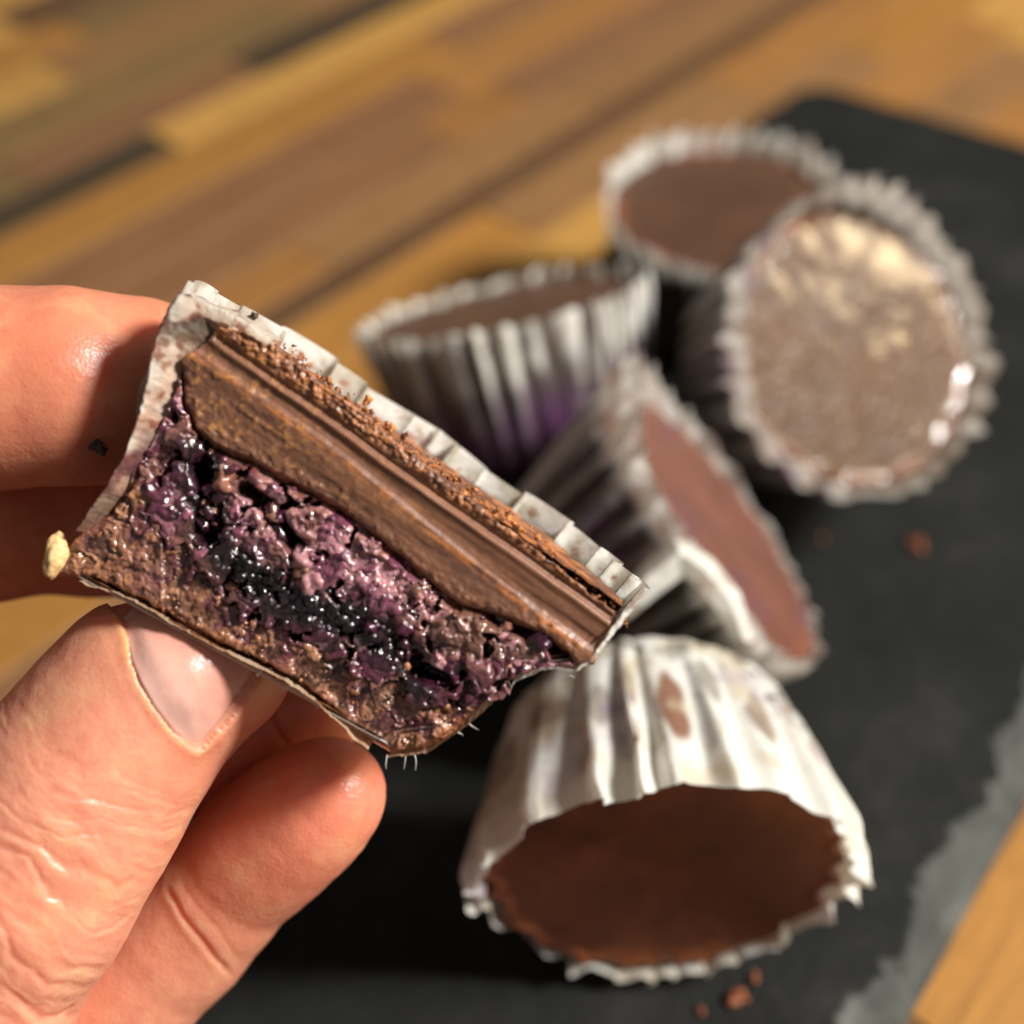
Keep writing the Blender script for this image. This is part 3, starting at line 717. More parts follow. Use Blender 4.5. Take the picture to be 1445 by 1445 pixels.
# skin colour: pinker towards the finger tips, yellowish cuticle, redder folds
base = lin(222, 160, 124); base = lin(228, 160, 134); hc = np.tile(base, (len(HV), 1))
m1 = .5 + .5 * fbm(HV * .8, 3, 68); hc = mixc(hc, lin(226, 148, 110), m1 * .6)
tipd = np.minimum(np.linalg.norm(HV - CHW['little'][0][0], axis=1), np.linalg.norm(HV - CHW['ring'][0][0], axis=1))
hc = mixc(hc, lin(226, 130, 104), (1 - ss(.5, 2.2, tipd)) * .6)
hc = mixc(hc, lin(214, 128, 92), ss(-.2, .3, (545 + 140 - hy) / 140 * .5) * 0 + ((hy < 870) & (hx < 420)) * .55)
hc = mixc(hc, lin(214, 160, 92), np.where(inside, 0, np.exp(-((dist - .02) / .04) ** 2)) * .55 * ss(-.3, .4, fbm(HV * 4, 2, 69)))
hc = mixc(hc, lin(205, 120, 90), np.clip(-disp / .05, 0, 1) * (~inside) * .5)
hand = mesh('person', HV, HFl, SKIN, None, hc)
tag(hand, 'hand coming in from the left, pinching the bitten chocolate cup between thumb and fingers', 'person')
# nail patch: grid between the cuticle line and the free end
def resample(P, n):
    P = np.array(P, float); L = np.r_[0, np.cumsum(np.linalg.norm(np.diff(P, axis=0), axis=1))]; t = np.linspace(0, L[-1], n)
    return np.stack([np.interp(t, L, P[:, i]) for i in range(P.shape[1])], 1)
A_ = resample([(168, 868), (181, 905), (187, 935), (199, 965), (219, 1000), (245, 1033), (268, 1051), (279, 1055)], 46)
B_ = resample([(262, 770), (330, 800), (378, 850), (402, 900)], 46)
C1 = resample([(279, 1055), (292, 1046), (318, 1016), (346, 980), (368, 946), (402, 900)], 46)
C0 = resample([(168, 868), (262, 770)], 46)
gu = np.linspace(0, 1, 46)[:, None, None]; gv = np.linspace(0, 1, 46)[None, :, None]
G = (1 - gv) * A_[:, None] + gv * B_[:, None] + (1 - gu) * C0[None] + gu * C1[None] - ((1 - gu) * (1 - gv) * A_[0] + gu * (1 - gv) * A_[-1] + (1 - gu) * gv * B_[0] + gu * gv * B_[-1])
g = G.reshape(-1, 2); NPp = hit(g[:, 0], g[:, 1]); NN = grad(hand_sdf, NPp)
U_ = np.repeat(np.linspace(0, 1, 46), 46); V_ = np.tile(np.linspace(0, 1, 46), 46)
edge = np.minimum(np.minimum(U_, 1 - U_), V_ * 1.2)
NPp = NPp + NN * (-.035 + .055 * ss(0, .22, edge) + .075 * np.sin(math.pi * U_))[:, None]
nc = np.tile(lin(232, 150, 132), (len(NPp), 1)); nc = mixc(nc, lin(232, 186, 172), (1 - ss(.05, .5, V_ + .25 * (U_ - .7) ** 2)) * .6)
nv_ = len(NPp); Fn = gridfaces(46, 46)
nail = mesh('thumb_nail', NPp, Fn, NAIL, hand, nc)
sm = nail.modifiers.new('t', 'SOLIDIFY'); sm.thickness = .02 * S; sm.offset = -1

# ------------------------------------------------------------------ the bitten half cup held in the fingers
PC = W(500, 740, 14.1); NC = camvec(-.04, -.05, 1.0)
UU = W(500 + 82.7, 740 + 56.2, 14.1) - PC; UU -= NC * (UU @ NC); UU /= np.linalg.norm(UU); VV = np.cross(NC, UU)
if VV @ UPV < 0: VV = -VV
def on_cut(px, py, wd=0.0):    # photograph position -> point on the cut plane, wd cm in front of it
    d = camdir(px, py); t = ((PC - CAM) @ NC) / (d @ NC); p = CAM + d * t[..., None]
    return p + NC * np.asarray(wd)[..., None]
def uvpx(u, v): return .827 * u + .562 * v, .562 * u - .827 * v
piece = empty('bitten_chocolate_cup', Matrix.Translation(Vector(PC * S)))
tag(piece, 'bitten half of a chocolate cup held in the fingers, purple berry and nut filling showing', 'chocolate cup')
def loc(P): return P - PC
CHOC_TOP = [(262, 503), (294, 478), (311, 463), (350, 470), (391, 488), (450, 540), (500, 573), (560, 624), (620, 670), (700, 732), (780, 792), (872, 868)]
CHOC_RT = [(872, 868), (862, 900), (838, 938), (812, 944), (798, 925)]
CHOC_BOT = [(798, 925), (770, 902), (720, 880), (690, 868), (650, 858), (600, 820), (560, 786), (520, 754), (470, 715), (420, 690), (360, 658), (300, 632), (272, 607), (254, 560), (254, 520)]
CHP = CHOC_TOP + CHOC_RT[1:] + CHOC_BOT[1:]
OUT = [(254, 515), (246, 560), (226, 600), (205, 640), (180, 690), (150, 722), (112, 748), (86, 772), (66, 800), (78, 814), (130, 818), (160, 832), (205, 852), (250, 880), (310, 912), (370, 940), (412, 962), (450, 990), (482, 1018), (505, 1042), (545, 1066), (600, 1060), (640, 1035), (672, 1008), (690, 990), (722, 985), (714, 966), (745, 947), (790, 940), (812, 942)]
FILP = OUT + [(830, 900), (700, 800), (450, 640), (300, 560)]
SEAM = [(120, 700), (200, 655), (222, 740), (270, 800), (330, 862), (400, 890), (470, 925), (540, 960), (580, 985), (640, 1000), (700, 1000)]
ST = 1.5
us = np.arange(420, 1240, ST); vs = np.arange(-665, -185, ST)
UG, VG = np.meshgrid(us, vs, indexing='ij'); X, Y = uvpx(UG.ravel(), VG.ravel())
jit = 6 * fbm(np.c_[X / 22, Y / 22, X * 0], 4, 200); jit2 = 6 * fbm(np.c_[X / 22, Y / 22, X * 0 + 9], 4, 201)
inch = inpoly(X + jit * .7, Y + jit2 * .7, CHP)
infi = inpoly(X + jit * .6, Y + jit2 * .6, FILP) & ~inch
inb = inpoly(X + jit * 5, Y + jit2 * 5, SEAM + [(760, 1150), (-50, 1150), (-50, 700)]) & infi
C = 14.1 / FPX                                     # cm per px
uu = UG.ravel() * C; vv = VG.ravel() * C
up, vp = UG.ravel(), VG.ravel()
# chocolate slab: knife-dragged streaks along the cut
wv = vp + 7 * fbm(np.c_[up / 160, up * 0, up * 0], 3, 210) + .02 * (up - 800) * (vp > -400)
st1 = fbm(np.c_[up / 130, wv / 6.0, up * 0], 4, 211); st2 = fbm(np.c_[up / 30, wv / 2.2, up * 0], 3, 212); gr = fbm(np.c_[X / 9, Y / 9, X * 0], 4, 213)
r_ridge = -262 - 22 * ss(700, 1150, up)            # orange ridge line
dtop = wv + 205
hch = .003 * st1 + .0015 * st2 + .02 * fbm(np.c_[up / 200, wv / 26.0, up * 0], 3, 216) + .005 * gr * ss(30, 90, -dtop)
hch += .025 * ss(-60, 0, wv - r_ridge) * (1 - ss(0, 9, wv - r_ridge)) - .015 * np.exp(-((wv - r_ridge - 16) / 8) ** 2)
hch += .02 * np.exp(-((wv + 236) / 5) ** 2) - .03 * np.exp(-((wv + 227) / 4) ** 2) * (up > 520)
hch += .02 * ss(-222, -212, wv) * (1 + 2.0 * fbm(np.c_[X / 6, Y / 6, X * 0], 3, 214))
dbot = polydist(X, Y, CHOC_BOT); hch -= .09 * (1 - ss(0, 12, dbot)) ** 2 ; hch += .008 * np.exp(-((dbot - 14) / 9) ** 2) * (1 + 2 * gr) + .006 * gr * (1 - ss(560, 900, up))
drt = polydist(X, Y, CHOC_RT); hch -= .10 * (1 - ss(0, 10, drt)) ** 2
lo_ = fbm(np.c_[up / 200, wv / 26.0, up * 0], 3, 216)
cch = mixc(lin(106, 72, 57), lin(134, 92, 68), .5 + .28 * st1 + .9 * lo_ + .25 * gr)
cch = mixc(cch, lin(180, 122, 62), ss(.2, .6, st1 + .3 * st2) * .3 * ss(-330, -270, wv) )
cch = mixc(cch, lin(190, 118, 62), np.exp(-((wv - r_ridge + 2) / 4.5) ** 2) * .7 * ss(-.4, .2, st2 + gr))
cch = mixc(cch, lin(176, 116, 76), ss(-226, -214, wv) * ss(-.35, .2, gr + st2) * .85)
cch = mixc(cch, lin(196, 140, 70), ss(.22, .5, gr) * .5 * (1 - ss(560, 900, up)))
cch = mixc(cch, lin(150, 92, 60), (1 - ss(2, 16, dbot)) * ss(-.2, .3, gr) * .7)
cch = mixc(cch, lin(84, 66, 62), ss(-290, -272, -np.abs(wv + 0) * 0 + wv) * 0)
# filling: cells of lumps at three sizes, some missing (hollows)
pw = np.c_[X + 5 * jit, Y + 5 * jit2]
f1, f2, c1 = voro(pw / 46.0 + 3, 31); g1_, g2_, c2 = voro((pw + 40) / 19.0, 32); k1, k2, c3 = voro(pw / 8.0, 33)
zb = np.exp(-(polydist(X, Y, [(288, 640), (296, 745), (330, 800), (420, 862), (520, 885), (585, 935), (600, 960)]) / 36) ** 2)   # dark berry line
zr = ss(560, 660, X)
hf = .03 + .13 * np.sqrt(np.clip(1 - f1 ** 2, 0, 1)) * (.3 + .9 * c1) + .055 * np.sqrt(np.clip(1 - g1_ ** 2, 0, 1)) * (.4 + c2) + .012 * np.sqrt(np.clip(1 - k1 ** 2, 0, 1)) + .012 * fbm(np.c_[X / 14, Y / 14, X * 0], 4, 220)
hole = np.clip((c1 < .16) * ss(.75, .35, f1) + (c2 < .13) * ss(.65, .3, g1_) * .8, 0, 1)
hb = np.exp(-(polydist(X, Y, [(283, 655), (300, 700), (292, 750)]) / 13) ** 2) + np.exp(-(polydist(X, Y, [(345, 690), (375, 715), (420, 775)]) / 8) ** 2) + .9 * np.exp(-(polydist(X, Y, [(700, 872), (745, 893)]) / 9) ** 2) + .8 * np.exp(-(polydist(X, Y, [(566, 905), (585, 945), (625, 962)]) / 9) ** 2) + .8 * np.exp(-(polydist(X, Y, [(770, 905), (788, 925)]) / 8) ** 2)
hole = np.clip(hole + hb, 0, 1)
hf = hf - .16 - .38 * hole - .12 * (1 - ss(0, 14, dbot)) * (X > 290)
pink = lin(190, 140, 142); mauve = lin(138, 84, 100); purp = lin(82, 32, 58); black = lin(22, 13, 20); brn = lin(146, 104, 84); dkp = lin(56, 24, 40)
sel = np.clip(c2 * .6 + c1 * .4, 0, 1)
cf = mixc(np.broadcast_to(pink, (len(X), 3)), mauve, ss(.3, .6, sel)); cf = mixc(cf, brn, (c1 > .62) * .8); zp = np.exp(-(polydist(X, Y, [(380, 720), (450, 770), (540, 810), (590, 850)]) / 40) ** 2)
cf = mixc(cf, purp, ss(.45, .75, c2) * .8 * (1 - .7 * zp)); cf = mixc(cf, pink, zp * (c2 < .75) * .7)
cf = mixc(cf, dkp, (c3 > .85) * .5)
cf = mixc(cf, black, np.clip(zb * 1.3 - .3 * (c2 > .8), 0, 1) * .96)
cf = mixc(cf, black, hole * .92); cf = mixc(cf, lin(122, 92, 72), zr * (Y < 930) * .75 * (c2 > .3)); cf = mixc(cf, purp * .7, np.exp(-(polydist(X, Y, [(620, 950), (700, 965)]) / 22) ** 2) * .8)
cf = mixc(cf, lin(150, 88, 56), (1 - ss(0, 14, dbot)) * ss(-.1, .3, gr) * .7)
# nut base
b1_, b2_, d1 = voro(pw / 15.0, 41); e1, e2, d2 = voro(pw / 6.5, 42)
dout = polydist(X, Y, OUT)
hbse = -.07 + .045 * np.sqrt(np.clip(1 - b1_ ** 2, 0, 1)) * d1 + .022 * np.sqrt(np.clip(1 - e1 ** 2, 0, 1)) + .05 * fbm(np.c_[X / 30, Y / 30, X * 0], 4, 230) - .10 * (1 - ss(0, 12, dout)) ** 2
hbse += .05 * (X < 230)
cb = mixc(np.broadcast_to(lin(140, 102, 86), (len(X), 3)), lin(160, 112, 82), ss(.3, .9, d1) * .7); cb = mixc(cb, lin(78, 50, 46), (d1 < .3) * .7); cb = mixc(cb, lin(182, 130, 84), (d2 > .86) * .6)
dse = polydist(X, Y, SEAM); cb = mixc(cb, lin(92, 40, 62), (1 - ss(0, 120, dse)) * .8 * ss(-.2, .25, fbm(np.c_[X / 25, Y / 25, X * 0], 3, 231)))
cb = mixc(cb, lin(44, 28, 34), ss(.0, .35, fbm(np.c_[X / 34, Y / 20, X * 0], 3, 232)) * .65 * ss(200, 420, X))
cb = mixc(cb, lin(186, 140, 110), ss(.15, .4, fbm(np.c_[X / 26, Y / 26, X * 0 + 4], 3, 233)) * .45)
cb = mixc(cb, lin(164, 106, 68), (1 - ss(3, 15, dout)) * .6)
def piecemesh(name, mask, h, col, mat, depth=.5):
    nu, nv = UG.shape; M_ = mask.reshape(nu, nv)
    fm = M_[:-1, :-1] & M_[1:, :-1] & M_[1:, 1:] & M_[:-1, 1:]
    I, J = np.nonzero(fm); q = np.stack([I * nv + J, (I + 1) * nv + J, (I + 1) * nv + J + 1, I * nv + J + 1], 1)
    used = np.unique(q); mp = np.full(nu * nv, -1); mp[used] = np.arange(len(used)); q = mp[q]
    P = on_cut(X[used], Y[used], h[used]); B = on_cut(X[used], Y[used], 0) - NC * depth
    e = np.vstack([q[:, [i, (i + 1) % 4]] for i in range(4)]); key = e[:, 0] * 10000000 + e[:, 1]; rk = e[:, 1] * 10000000 + e[:, 0]
    bd = e[~np.isin(key, rk)]; n = len(P); bu = np.unique(bd); mb = np.full(n, -1); mb[bu] = np.arange(len(bu)) + n
    skirt = np.stack([bd[:, 1], bd[:, 0], mb[bd[:, 0]], mb[bd[:, 1]]], 1)
    V = np.vstack([P, B[bu]]); Cc = np.vstack([col[used], col[used][bu] * .8])
    return loc(V), np.vstack([q, skirt]), Cc
# body behind the cut: the other side of the half cup
levels = np.linspace(-600, -205, 28)
def bounds(v):
    L_ = np.interp(v, [-628, -556, -470, -400, -343, -199], [514, 524, 530, 508, 474, 448])
    R_ = np.interp(v, [-628, -575, -540, -427, -364, -323, -209, -160], [1035, 1050, 1088, 1124, 1150, 1190, 1214, 1218]); return L_, R_
def arch(u): return np.interp(u, [505, 553, 701, 834, 928, 1050, 1100], [-14, 2, 30, 48, 50, 44, 46])
def half_shell(off, n_phi=190, lv=levels, pl_amp=0.0, seed=77, lift=None, ph0=0.0):
    st, wd, amp_, skew_, r_ = pleats(seed, 17); ph = np.linspace(ph0, math.pi - ph0, n_phi) ; 
    s_ = np.interp(ph / math.pi, st, np.arange(18)); k_ = np.clip(s_.astype(int), 0, 16); fr = s_ - k_
    b = np.abs(np.sin(math.pi * fr)) ** .7 * amp_[k_]; out = []
    for li, v in enumerate(lv):
        L_, R_ = bounds(v); c_ = (L_ + R_) / 2; Rr = (R_ - L_) / 2
        tt = (v + 600) / 400; R_cm = Rr * C + off + pl_amp * b * (.3 + .7 * tt) * ss(0, .45, np.minimum(ph, math.pi - ph))
        ang = math.pi - ph + .35 * pl_amp * skew_[k_] * np.sin(2 * math.pi * fr) * tt
        vj = v + (lift(ph, b, fr, k_) if (lift is not None and li == len(lv) - 1) else 0)
        x, y = uvpx(c_, v); base_ = on_cut(np.array([x]), np.array([y]))[0]
        out.append(base_ + np.outer(R_cm * np.cos(ang), UU) - np.outer(R_cm * np.sin(ang), NC) + ((vj - v + arch(c_ + R_cm * np.cos(ang) / C) * (1 - ss(0, 1, tt))) * C * np.ones(n_phi))[:, None] * VV)
    return np.stack(out, 1), b, ph, fr, k_     # n_phi, levels, 3
def addmesh(lst): 
    Vs, Fs, Cs = [], [], []; n = 0
    for V, F, Cc in lst: Vs.append(V); Fs += [tuple(int(i) + n for i in f) for f in F]; Cs.append(Cc); n += len(V)
    return np.vstack(Vs), Fs, np.vstack(Cs)
def cap(shell, li, colr, rowflip=False):
    ring = shell[:, li]; ends = (ring[0] + ring[-1]) / 2; K = 26
    V = np.stack([ring * (1 - k / K) + (ends + (ring - ends) * 0) * (k / K) for k in range(K + 1)], 1)
    return V
shb, *_ = half_shell(-.05, lv=np.linspace(-600, -345, 14)); nphi = shb.shape[0]
Vb, Fb, Cb = piecemesh('b', inb, hbse, cb, PASTE)
bot = cap(shb, 0, None); 
V_, F_, C_ = addmesh([(Vb, Fb, Cb), (loc(shb.reshape(-1, 3)), gridfaces(nphi, 14), np.tile(lin(110, 76, 60), (nphi * 14, 1))), (loc(bot.reshape(-1, 3)), gridfaces(nphi, 27)[:, ::-1], np.tile(lin(120, 82, 60), (nphi * 27, 1)))])
nb = mesh('nut_base', V_, F_, PASTE, piece, C_)
Vf, Ff, Cf_ = piecemesh('f', infi & ~inb, hf, cf, STICKY); mesh('berry_filling', Vf, Ff, STICKY, piece, Cf_)
shc, *_ = half_shell(-.04, lv=np.linspace(-365, -212, 8)); topc = cap(shc, 7, None)
tn_ = topc.reshape(-1, 3); crn = fbm(tn_ * 5, 4, 240); tn_ = tn_ + VV * (.04 * fbm(tn_ * 8, 3, 241) * (1))[:, None]
Vc, Fc, Cc = piecemesh('c', inch, hch, cch, CUT, .35)
V_, F_, C_ = addmesh([(Vc, Fc, Cc), (loc(shc.reshape(-1, 3)), gridfaces(nphi, 8), np.tile(lin(96, 62, 44), (nphi * 8, 1))), (loc(tn_), gridfaces(nphi, 27), mixc(lin(110, 70, 50), lin(182, 116, 70), ss(-.2, .4, crn)))])
mesh('chocolate_layer', V_, F_, CUT, piece, C_)
# paper case: pleated back, lip above the chocolate, ragged front edges and the folded left side
def lift(ph, b, fr, k_):
    r = np.random.RandomState(5).rand(20)
    return (4 + 10 * (np.interp(ph / math.pi * 17, np.arange(20), r) - .5) * 1.6 + 5 * (fr - .5) * np.sign(r[k_] - .4) + 5 * np.sin(ph * 9)) * ss(0, .5, np.minimum(ph, math.pi - ph))
lv = np.r_[np.linspace(-604, -215, 30), np.linspace(-208, -178, 10)]
shp, b, ph, fr, k_ = half_shell(.02, 420, lv, .20, 78, lift)
shp[:, -9:-1] += (shp[:, -1] - shp[:, -1].mean(0) * 0 - shp[:, -1])[:, None]    # keep rows
# spread the lift over the lip rows
top_rows = 10; base_row = shp[:, -top_rows - 1].copy(); top_row = shp[:, -1].copy()
for q in range(1, top_rows): 
    t = q / top_rows; shp[:, -top_rows - 1 + q] = base_row * (1 - t) + top_row * t
nzp = fbm(shp.reshape(-1, 3) * 4, 3, 250).reshape(shp.shape[:2]); shp = shp - NC * (.03 * nzp)[..., None]
colp = np.broadcast_to(WHITE, shp.shape).copy(); nn = fbm(shp.reshape(-1, 3) * 3.0, 4, 251).reshape(shp.shape[:2]); nn2 = fbm(shp.reshape(-1, 3) * 9.0, 3, 252).reshape(shp.shape[:2])
LV = np.tile(lv, (420, 1)); body_ = 1 - ss(-222, -205, LV)
colp = mixc(colp, lin(192, 186, 164), ss(0, .35, nn) * .7)
colp = mixc(colp, lin(64, 44, 48), body_ * (.85 - .5 * ss(.45, .8, b)[:, None]))
colp = mixc(colp, lin(172, 104, 52), ss(.12, .4, nn2) * (1 - ss(-200, -180, LV)) * (1 - body_) * .8)
parts = [(loc(shp.reshape(-1, 3)), gridfaces(420, 40), colp.reshape(-1, 3))]
bp = cap(shp, 0, None); parts.append((loc(bp.reshape(-1, 3)), gridfaces(420, 27)[:, ::-1], np.tile(WHITE * .8, (420 * 27, 1))))
def ribbon(rows, nl=220, seed=1, crumple=.02, colfn=None, sub=10):
    """rows = list of (px polyline, height in front of the cut, colour) joined into a sheet"""
    R = []; Cl = []
    for line, hgt, colr in rows:
        L_ = resample(line, nl); L_ = L_ + np.stack([fbm(np.c_[L_ / 9.0, np.full(nl, seed + .5)], 3, seed), fbm(np.c_[L_ / 9.0, np.full(nl, seed + 3.5)], 3, seed + 1)], 1) * 3.0
        hh = np.interp(np.linspace(0, 1, nl), np.linspace(0, 1, len(np.atleast_1d(hgt))), np.atleast_1d(hgt)) if np.ndim(hgt) else np.full(nl, hgt)
        R.append(on_cut(L_[:, 0], L_[:, 1], hh)); Cl.append(np.tile(colr, (nl, 1)))
    out = []; oc = []
    for a, b_, ca, cb_ in zip(R[:-1], R[1:], Cl[:-1], Cl[1:]):
        for k in range(sub): t = k / sub; out.append(a * (1 - t) + b_ * t); oc.append(ca * (1 - t) + cb_ * t)
    out.append(R[-1]); oc.append(Cl[-1]); V = np.stack(out, 1); Cq = np.stack(oc, 1); sh = V.shape[:2]
    nz = fbm(V.reshape(-1, 3) * 5, 4, seed + 7).reshape(sh); V = V + NC * (crumple * nz)[..., None]
    if colfn is not None: Cq = colfn(V.reshape(-1, 3), Cq.reshape(-1, 3)).reshape(sh + (3,))
    return loc(V.reshape(-1, 3)), gridfaces(sh[0], sh[1]), Cq.reshape(-1, 3)
def leftcol(P, c_):
    x, y, _ = project(P); n = fbm(P * 6, 4, 260); n2 = fbm(P * 2.5, 3, 261)
    c_ = mixc(c_, lin(204, 148, 128), ss(-.15, .25, n + .2) * ss(500, 600, y) * .9); c_ = mixc(c_, lin(222, 196, 168), .45)
    c_ = mixc(c_, lin(150, 84, 54), ss(.05, .3, n) * .85); c_ = mixc(c_, lin(116, 74, 84), ss(-.2, .25, n2) * ss(590, 650, y) * .9); c_ = mixc(c_, lin(88, 74, 74), ss(.0, .25, n2 + .5 * n) * (1 - ss(450, 480, y)) * .75)
    c_ = mixc(c_, lin(118, 122, 108), ss(.15, .45, n2) * (1 - ss(470, 500, y)) * .5); return mixc(c_, lin(124, 90, 74), ss(660, 720, y) * .85)
DARKP = lin(72, 58, 66)
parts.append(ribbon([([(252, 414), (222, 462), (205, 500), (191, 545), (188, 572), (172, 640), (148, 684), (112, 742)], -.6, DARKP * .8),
                     ([(254, 412), (226, 466), (218, 500), (208, 548), (201, 580), (178, 645), (150, 690), (112, 746)], .08, DARKP),
                     ([(258, 416), (230, 467), (221, 502), (211, 550), (204, 582), (180, 646), (152, 692), (114, 748)], .12, WHITE),
                     ([(285, 428), (252, 470), (238, 512), (228, 556), (213, 596), (191, 640), (164, 688), (120, 750)], .04, lin(236, 214, 196)),
                     ([(322, 460), (286, 484), (258, 510), (247, 560), (232, 606), (212, 650), (184, 698), (132, 756)], -.08, lin(200, 156, 140))], seed=301, crumple=.035, colfn=leftcol))
# upper left flap of the rim
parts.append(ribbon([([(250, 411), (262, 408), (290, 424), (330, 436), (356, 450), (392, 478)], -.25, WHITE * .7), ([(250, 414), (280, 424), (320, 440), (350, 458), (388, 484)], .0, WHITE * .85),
                     ([(258, 440), (285, 448), (318, 456), (350, 472), (386, 490)], .04, lin(150, 120, 100))], seed=311, crumple=.05, colfn=leftcol, sub=8))
def tan(P, c_): n = fbm(P * 8, 3, 271); return mixc(c_, lin(176, 110, 66), ss(0, .3, n) * .6)
botl = [(112, 820), (160, 834), (205, 854), (250, 883), (310, 914), (370, 943), (412, 965), (450, 993), (482, 1021), (505, 1045), (520, 1056)]
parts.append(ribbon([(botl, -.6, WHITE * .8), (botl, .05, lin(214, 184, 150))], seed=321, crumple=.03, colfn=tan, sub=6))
rtl = [(722, 968), (740, 955), (762, 946), (790, 944), (812, 948), (836, 936), (852, 915), (868, 892), (893, 860)]
rtl2 = [(726, 962), (742, 949), (763, 941), (790, 940), (812, 944), (832, 931), (846, 911), (862, 888), (884, 858)]
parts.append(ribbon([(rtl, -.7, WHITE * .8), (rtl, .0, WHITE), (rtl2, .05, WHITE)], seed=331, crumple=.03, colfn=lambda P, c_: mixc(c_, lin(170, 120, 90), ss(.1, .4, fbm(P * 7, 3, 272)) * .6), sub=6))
rtb = [(545, 1070), (600, 1064), (642, 1038), (676, 1010), (694, 992)]
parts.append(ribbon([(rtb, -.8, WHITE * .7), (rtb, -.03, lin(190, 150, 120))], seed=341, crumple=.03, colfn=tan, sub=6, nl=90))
V_, F_, C_ = addmesh(parts); pc = mesh('paper_case', V_, F_, PAPER, piece, C_)
# loose lumps over the filling, seeds and flakes
rs = np.random.RandomState(9)
def scatter(n, line, spread, r0, r1, cols, hb, seed, sub=2, rough=.35):
    L_ = resample(line, n); P = L_ + rs.randn(n, 2) * spread; m_ = inpoly(P[:, 0], P[:, 1], FILP) & ~inpoly(P[:, 0], P[:, 1], CHP); P = P[m_]
    rad = r0 + (r1 - r0) * rs.rand(len(P)) ** 2; cc = [cols[rs.randint(len(cols))] * (.8 + .4 * rs.rand()) for _ in P]
    return lumps(loc(on_cut(P[:, 0], P[:, 1], hb)), rad, cc, sub, rough, seed)
V_, F_, C_ = scatter(110, [(235, 650), (300, 720), (400, 760), (500, 800), (560, 850), (650, 900), (740, 925)], 30, .02, .11, [pink, mauve, purp, brn, mauve, lin(160, 110, 90), dkp], -.05, 51, 3, .8)
V2, F2, C2 = scatter(260, [(150, 720), (240, 780), (330, 860), (450, 930), (560, 990), (650, 1000)], 26, .012, .045, [lin(150, 104, 76), lin(120, 80, 62), lin(170, 120, 84), lin(90, 50, 62)], -.05, 52)
tag(mesh('filling_lumps', V_, F_, STICKY, piece, C_ * .9), kind='stuff'); tag(mesh('nut_lumps', V2, F2, PASTE, piece, C2), kind='stuff')
# berry skins: grouped shiny dark beads
def berry(px, py, r, hgt, seed, colr):
    n = 26; k = np.arange(n); z = 1 - 2 * (k + .5) / n; a = k * 2.39996; P = np.stack([np.sqrt(1 - z * z) * np.cos(a), np.sqrt(1 - z * z) * np.sin(a), z], 1)
    P = P + .12 * np.random.RandomState(seed).randn(n, 3)
    V, F, Cq = lumps(loc(on_cut(np.array([px]), np.array([py]), hgt))[0] + P * r, np.full(n, r * .36), [colr] * n, 2, .15, seed)
    V0, F0 = ICO[2]; F = np.vstack([F, F0 + len(V)]); V = np.vstack([V, V0 * r + loc(on_cut(np.array([px]), np.array([py]), hgt))[0]]); Cq = np.vstack([Cq, np.tile(colr, (len(V0), 1))])
    mesh('berry', V, F, STICKY, piece, Cq)
for (px, py, r, hgt, s_, cl) in [(345, 800, .17, -.13, 1, black), (392, 812, .14, -.12, 2, lin(34, 26, 28)), (436, 852, .18, -.13, 3, black), (492, 868, .16, -.14, 4, black), (300, 700, .13, -.28, 5, black), (568, 915, .13, -.15, 6, dkp), (250, 730, .12, -.13, 7, dkp), (535, 895, .12, -.1, 8, lin(50, 30, 40))]:
    berry(px, py, r, hgt, s_, cl)
V_, F_, C_ = lumps(loc(on_cut(np.array([73.]), np.array([780.]), .03)), [.13], [lin(222, 180, 120)], 3, .3, 3, None)
V_ = (V_ - V_.mean(0)); dl = on_cut(np.array([66., 82.]), np.array([806., 752.])); dl = (dl[1] - dl[0]) / np.linalg.norm(dl[1] - dl[0])
V_ = V_ * .75 + np.outer(V_ @ dl, dl) * .9 + loc(on_cut(np.array([80.]), np.array([782.]), .03))
mesh('nut_sliver', V_, F_, CRUMB, piece, np.tile(lin(226, 190, 136), (len(V_), 1)))
# crumbs along the rim
tl_ = resample([(300, 470), (391, 490), (450, 540), (500, 573), (560, 624), (620, 670), (700, 732), (780, 792), (872, 868), (880, 885)], 340)
tl_ = tl_ + rs.randn(340, 2) * 5 + np.array([2, -3]); rr_ = .008 + .026 * rs.rand(340) ** 4
tone = [lin(178, 110, 62), lin(150, 92, 58), lin(196, 132, 72), lin(120, 74, 50)]
V_, F_, C_ = lumps(loc(on_cut(tl_[:, 0], tl_[:, 1], -.10 - .5 * rs.rand(340) ** 2 + .09)), rr_, [tone[i] for i in rs.randint(0, 4, 340)], 2, 1.3, 8)
tag(mesh('rim_crumbs', V_, F_, CRUMB, piece, C_, smooth=False), kind='stuff')
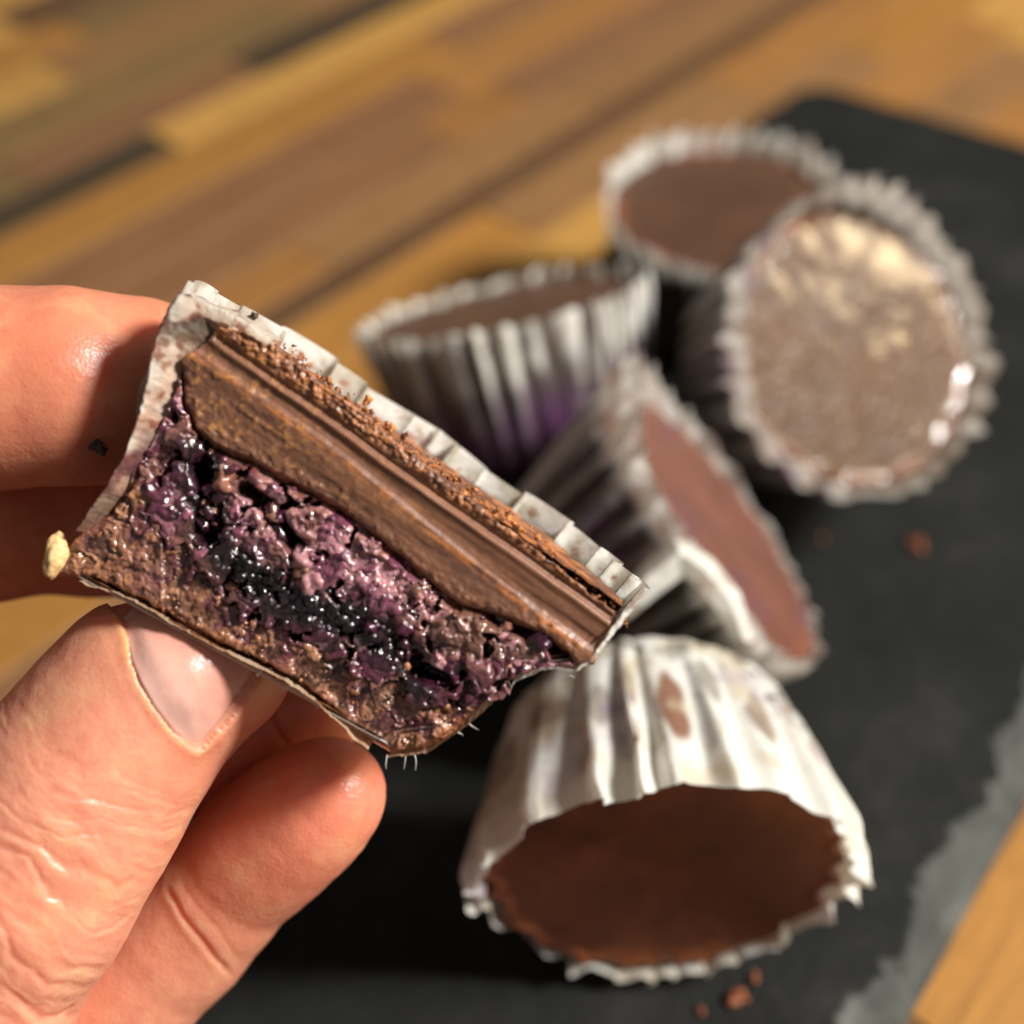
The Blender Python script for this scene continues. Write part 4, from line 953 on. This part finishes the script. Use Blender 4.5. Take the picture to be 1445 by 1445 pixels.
# paper fibres at the torn lower edge
def tubes(segs, r):
    Vs, Fs = [], []
    for P in segs:
        P = np.array(P); T = np.gradient(P, axis=0); T /= np.linalg.norm(T, axis=1)[:, None]; A = np.cross(T, FWD); A /= np.linalg.norm(A, axis=1)[:, None]; B = np.cross(T, A)
        n0 = sum(len(v) for v in Vs); ring = np.stack([P + (A * math.cos(a) + B * math.sin(a)) * (r * np.linspace(1, .3, len(P)))[:, None] for a in (0, 2.09, 4.19)], 1)
        Vs.append(ring.reshape(-1, 3))
        for i in range(len(P) - 1):
            for j in range(3): a = n0 + i * 3 + j; b_ = n0 + i * 3 + (j + 1) % 3; Fs.append((a, b_, b_ + 3, a + 3))
    return np.vstack(Vs), Fs
segs = []
for (x0, y0, dx, dy) in [(546, 1066, -4, 18), (572, 1068, -3, 20), (585, 1066, 6, 22), (760, 948, -14, 10), (796, 946, 10, 12), (748, 952, -12, 4), (646, 1034, 10, 6), (662, 1022, 8, 8), (450, 992, -3, 10), (412, 966, -6, 8), (370, 944, -3, 9), (885, 866, 10, 2), (500, 1042, -8, 6)]:
    t = np.linspace(0, 1, 6); cv = rs.randn() * 5; segs.append(on_cut(x0 + dx * t + cv * t * t, y0 + dy * t, -.02 + .05 * t * rs.randn()) - PC)
Vt, Ft = tubes(segs, .006); tag(mesh('paper_fibres', Vt, Ft, PAPER, piece, np.tile(WHITE, (len(Vt), 1))), kind='stuff')

# ------------------------------------------------------------------ loose crumbs
def crumb(label, P, r, colr, seed, grp=None):
    V, F, Cq = lumps([np.zeros(3)], [r], [colr], 3, .9, seed); o = mesh('crumb', V, F, CRUMB, None, Cq); o.location = P * S
    tag(o, label, 'crumb', grp)
crumb('small dark crumb stuck on the index finger beside the held cup', hit(np.array([140.]), np.array([631.]))[0] + np.array([0, -.02, .01]), .085, lin(74, 56, 44), 4)
crumb('tiny dark crumb on the white paper lip of the held cup', on_cut(np.array([352.]), np.array([444.]), -.2)[0], .04, lin(80, 66, 50), 5)
crumb('orange chocolate crumb on bare slate right of the tipped cup', on_level(1294., 768., SZ + .05), .10, lin(150, 84, 50), 6)
for i, (x, y, r) in enumerate([(1040, 1408, .09), (990, 1428, .06), (1065, 1380, .06), (1100, 790, .06), (1160, 760, .05)]):
    g_ = 'chocolate crumbs scattered on the slate'
    crumb(['reddish chocolate crumb in front of the lying cup\'s lower rim', 'small crumb just below the reddish one in front of the lying cup', 'tiny crumb beside the reddish one near the lying cup',
           'tiny crumb between the glittering cup and the tipped cup', 'tiny crumb under the lower rim of the glittering cup'][i], on_level(float(x), float(y), SZ + r * .5), r, lin(140, 80, 50), 10 + i, g_)
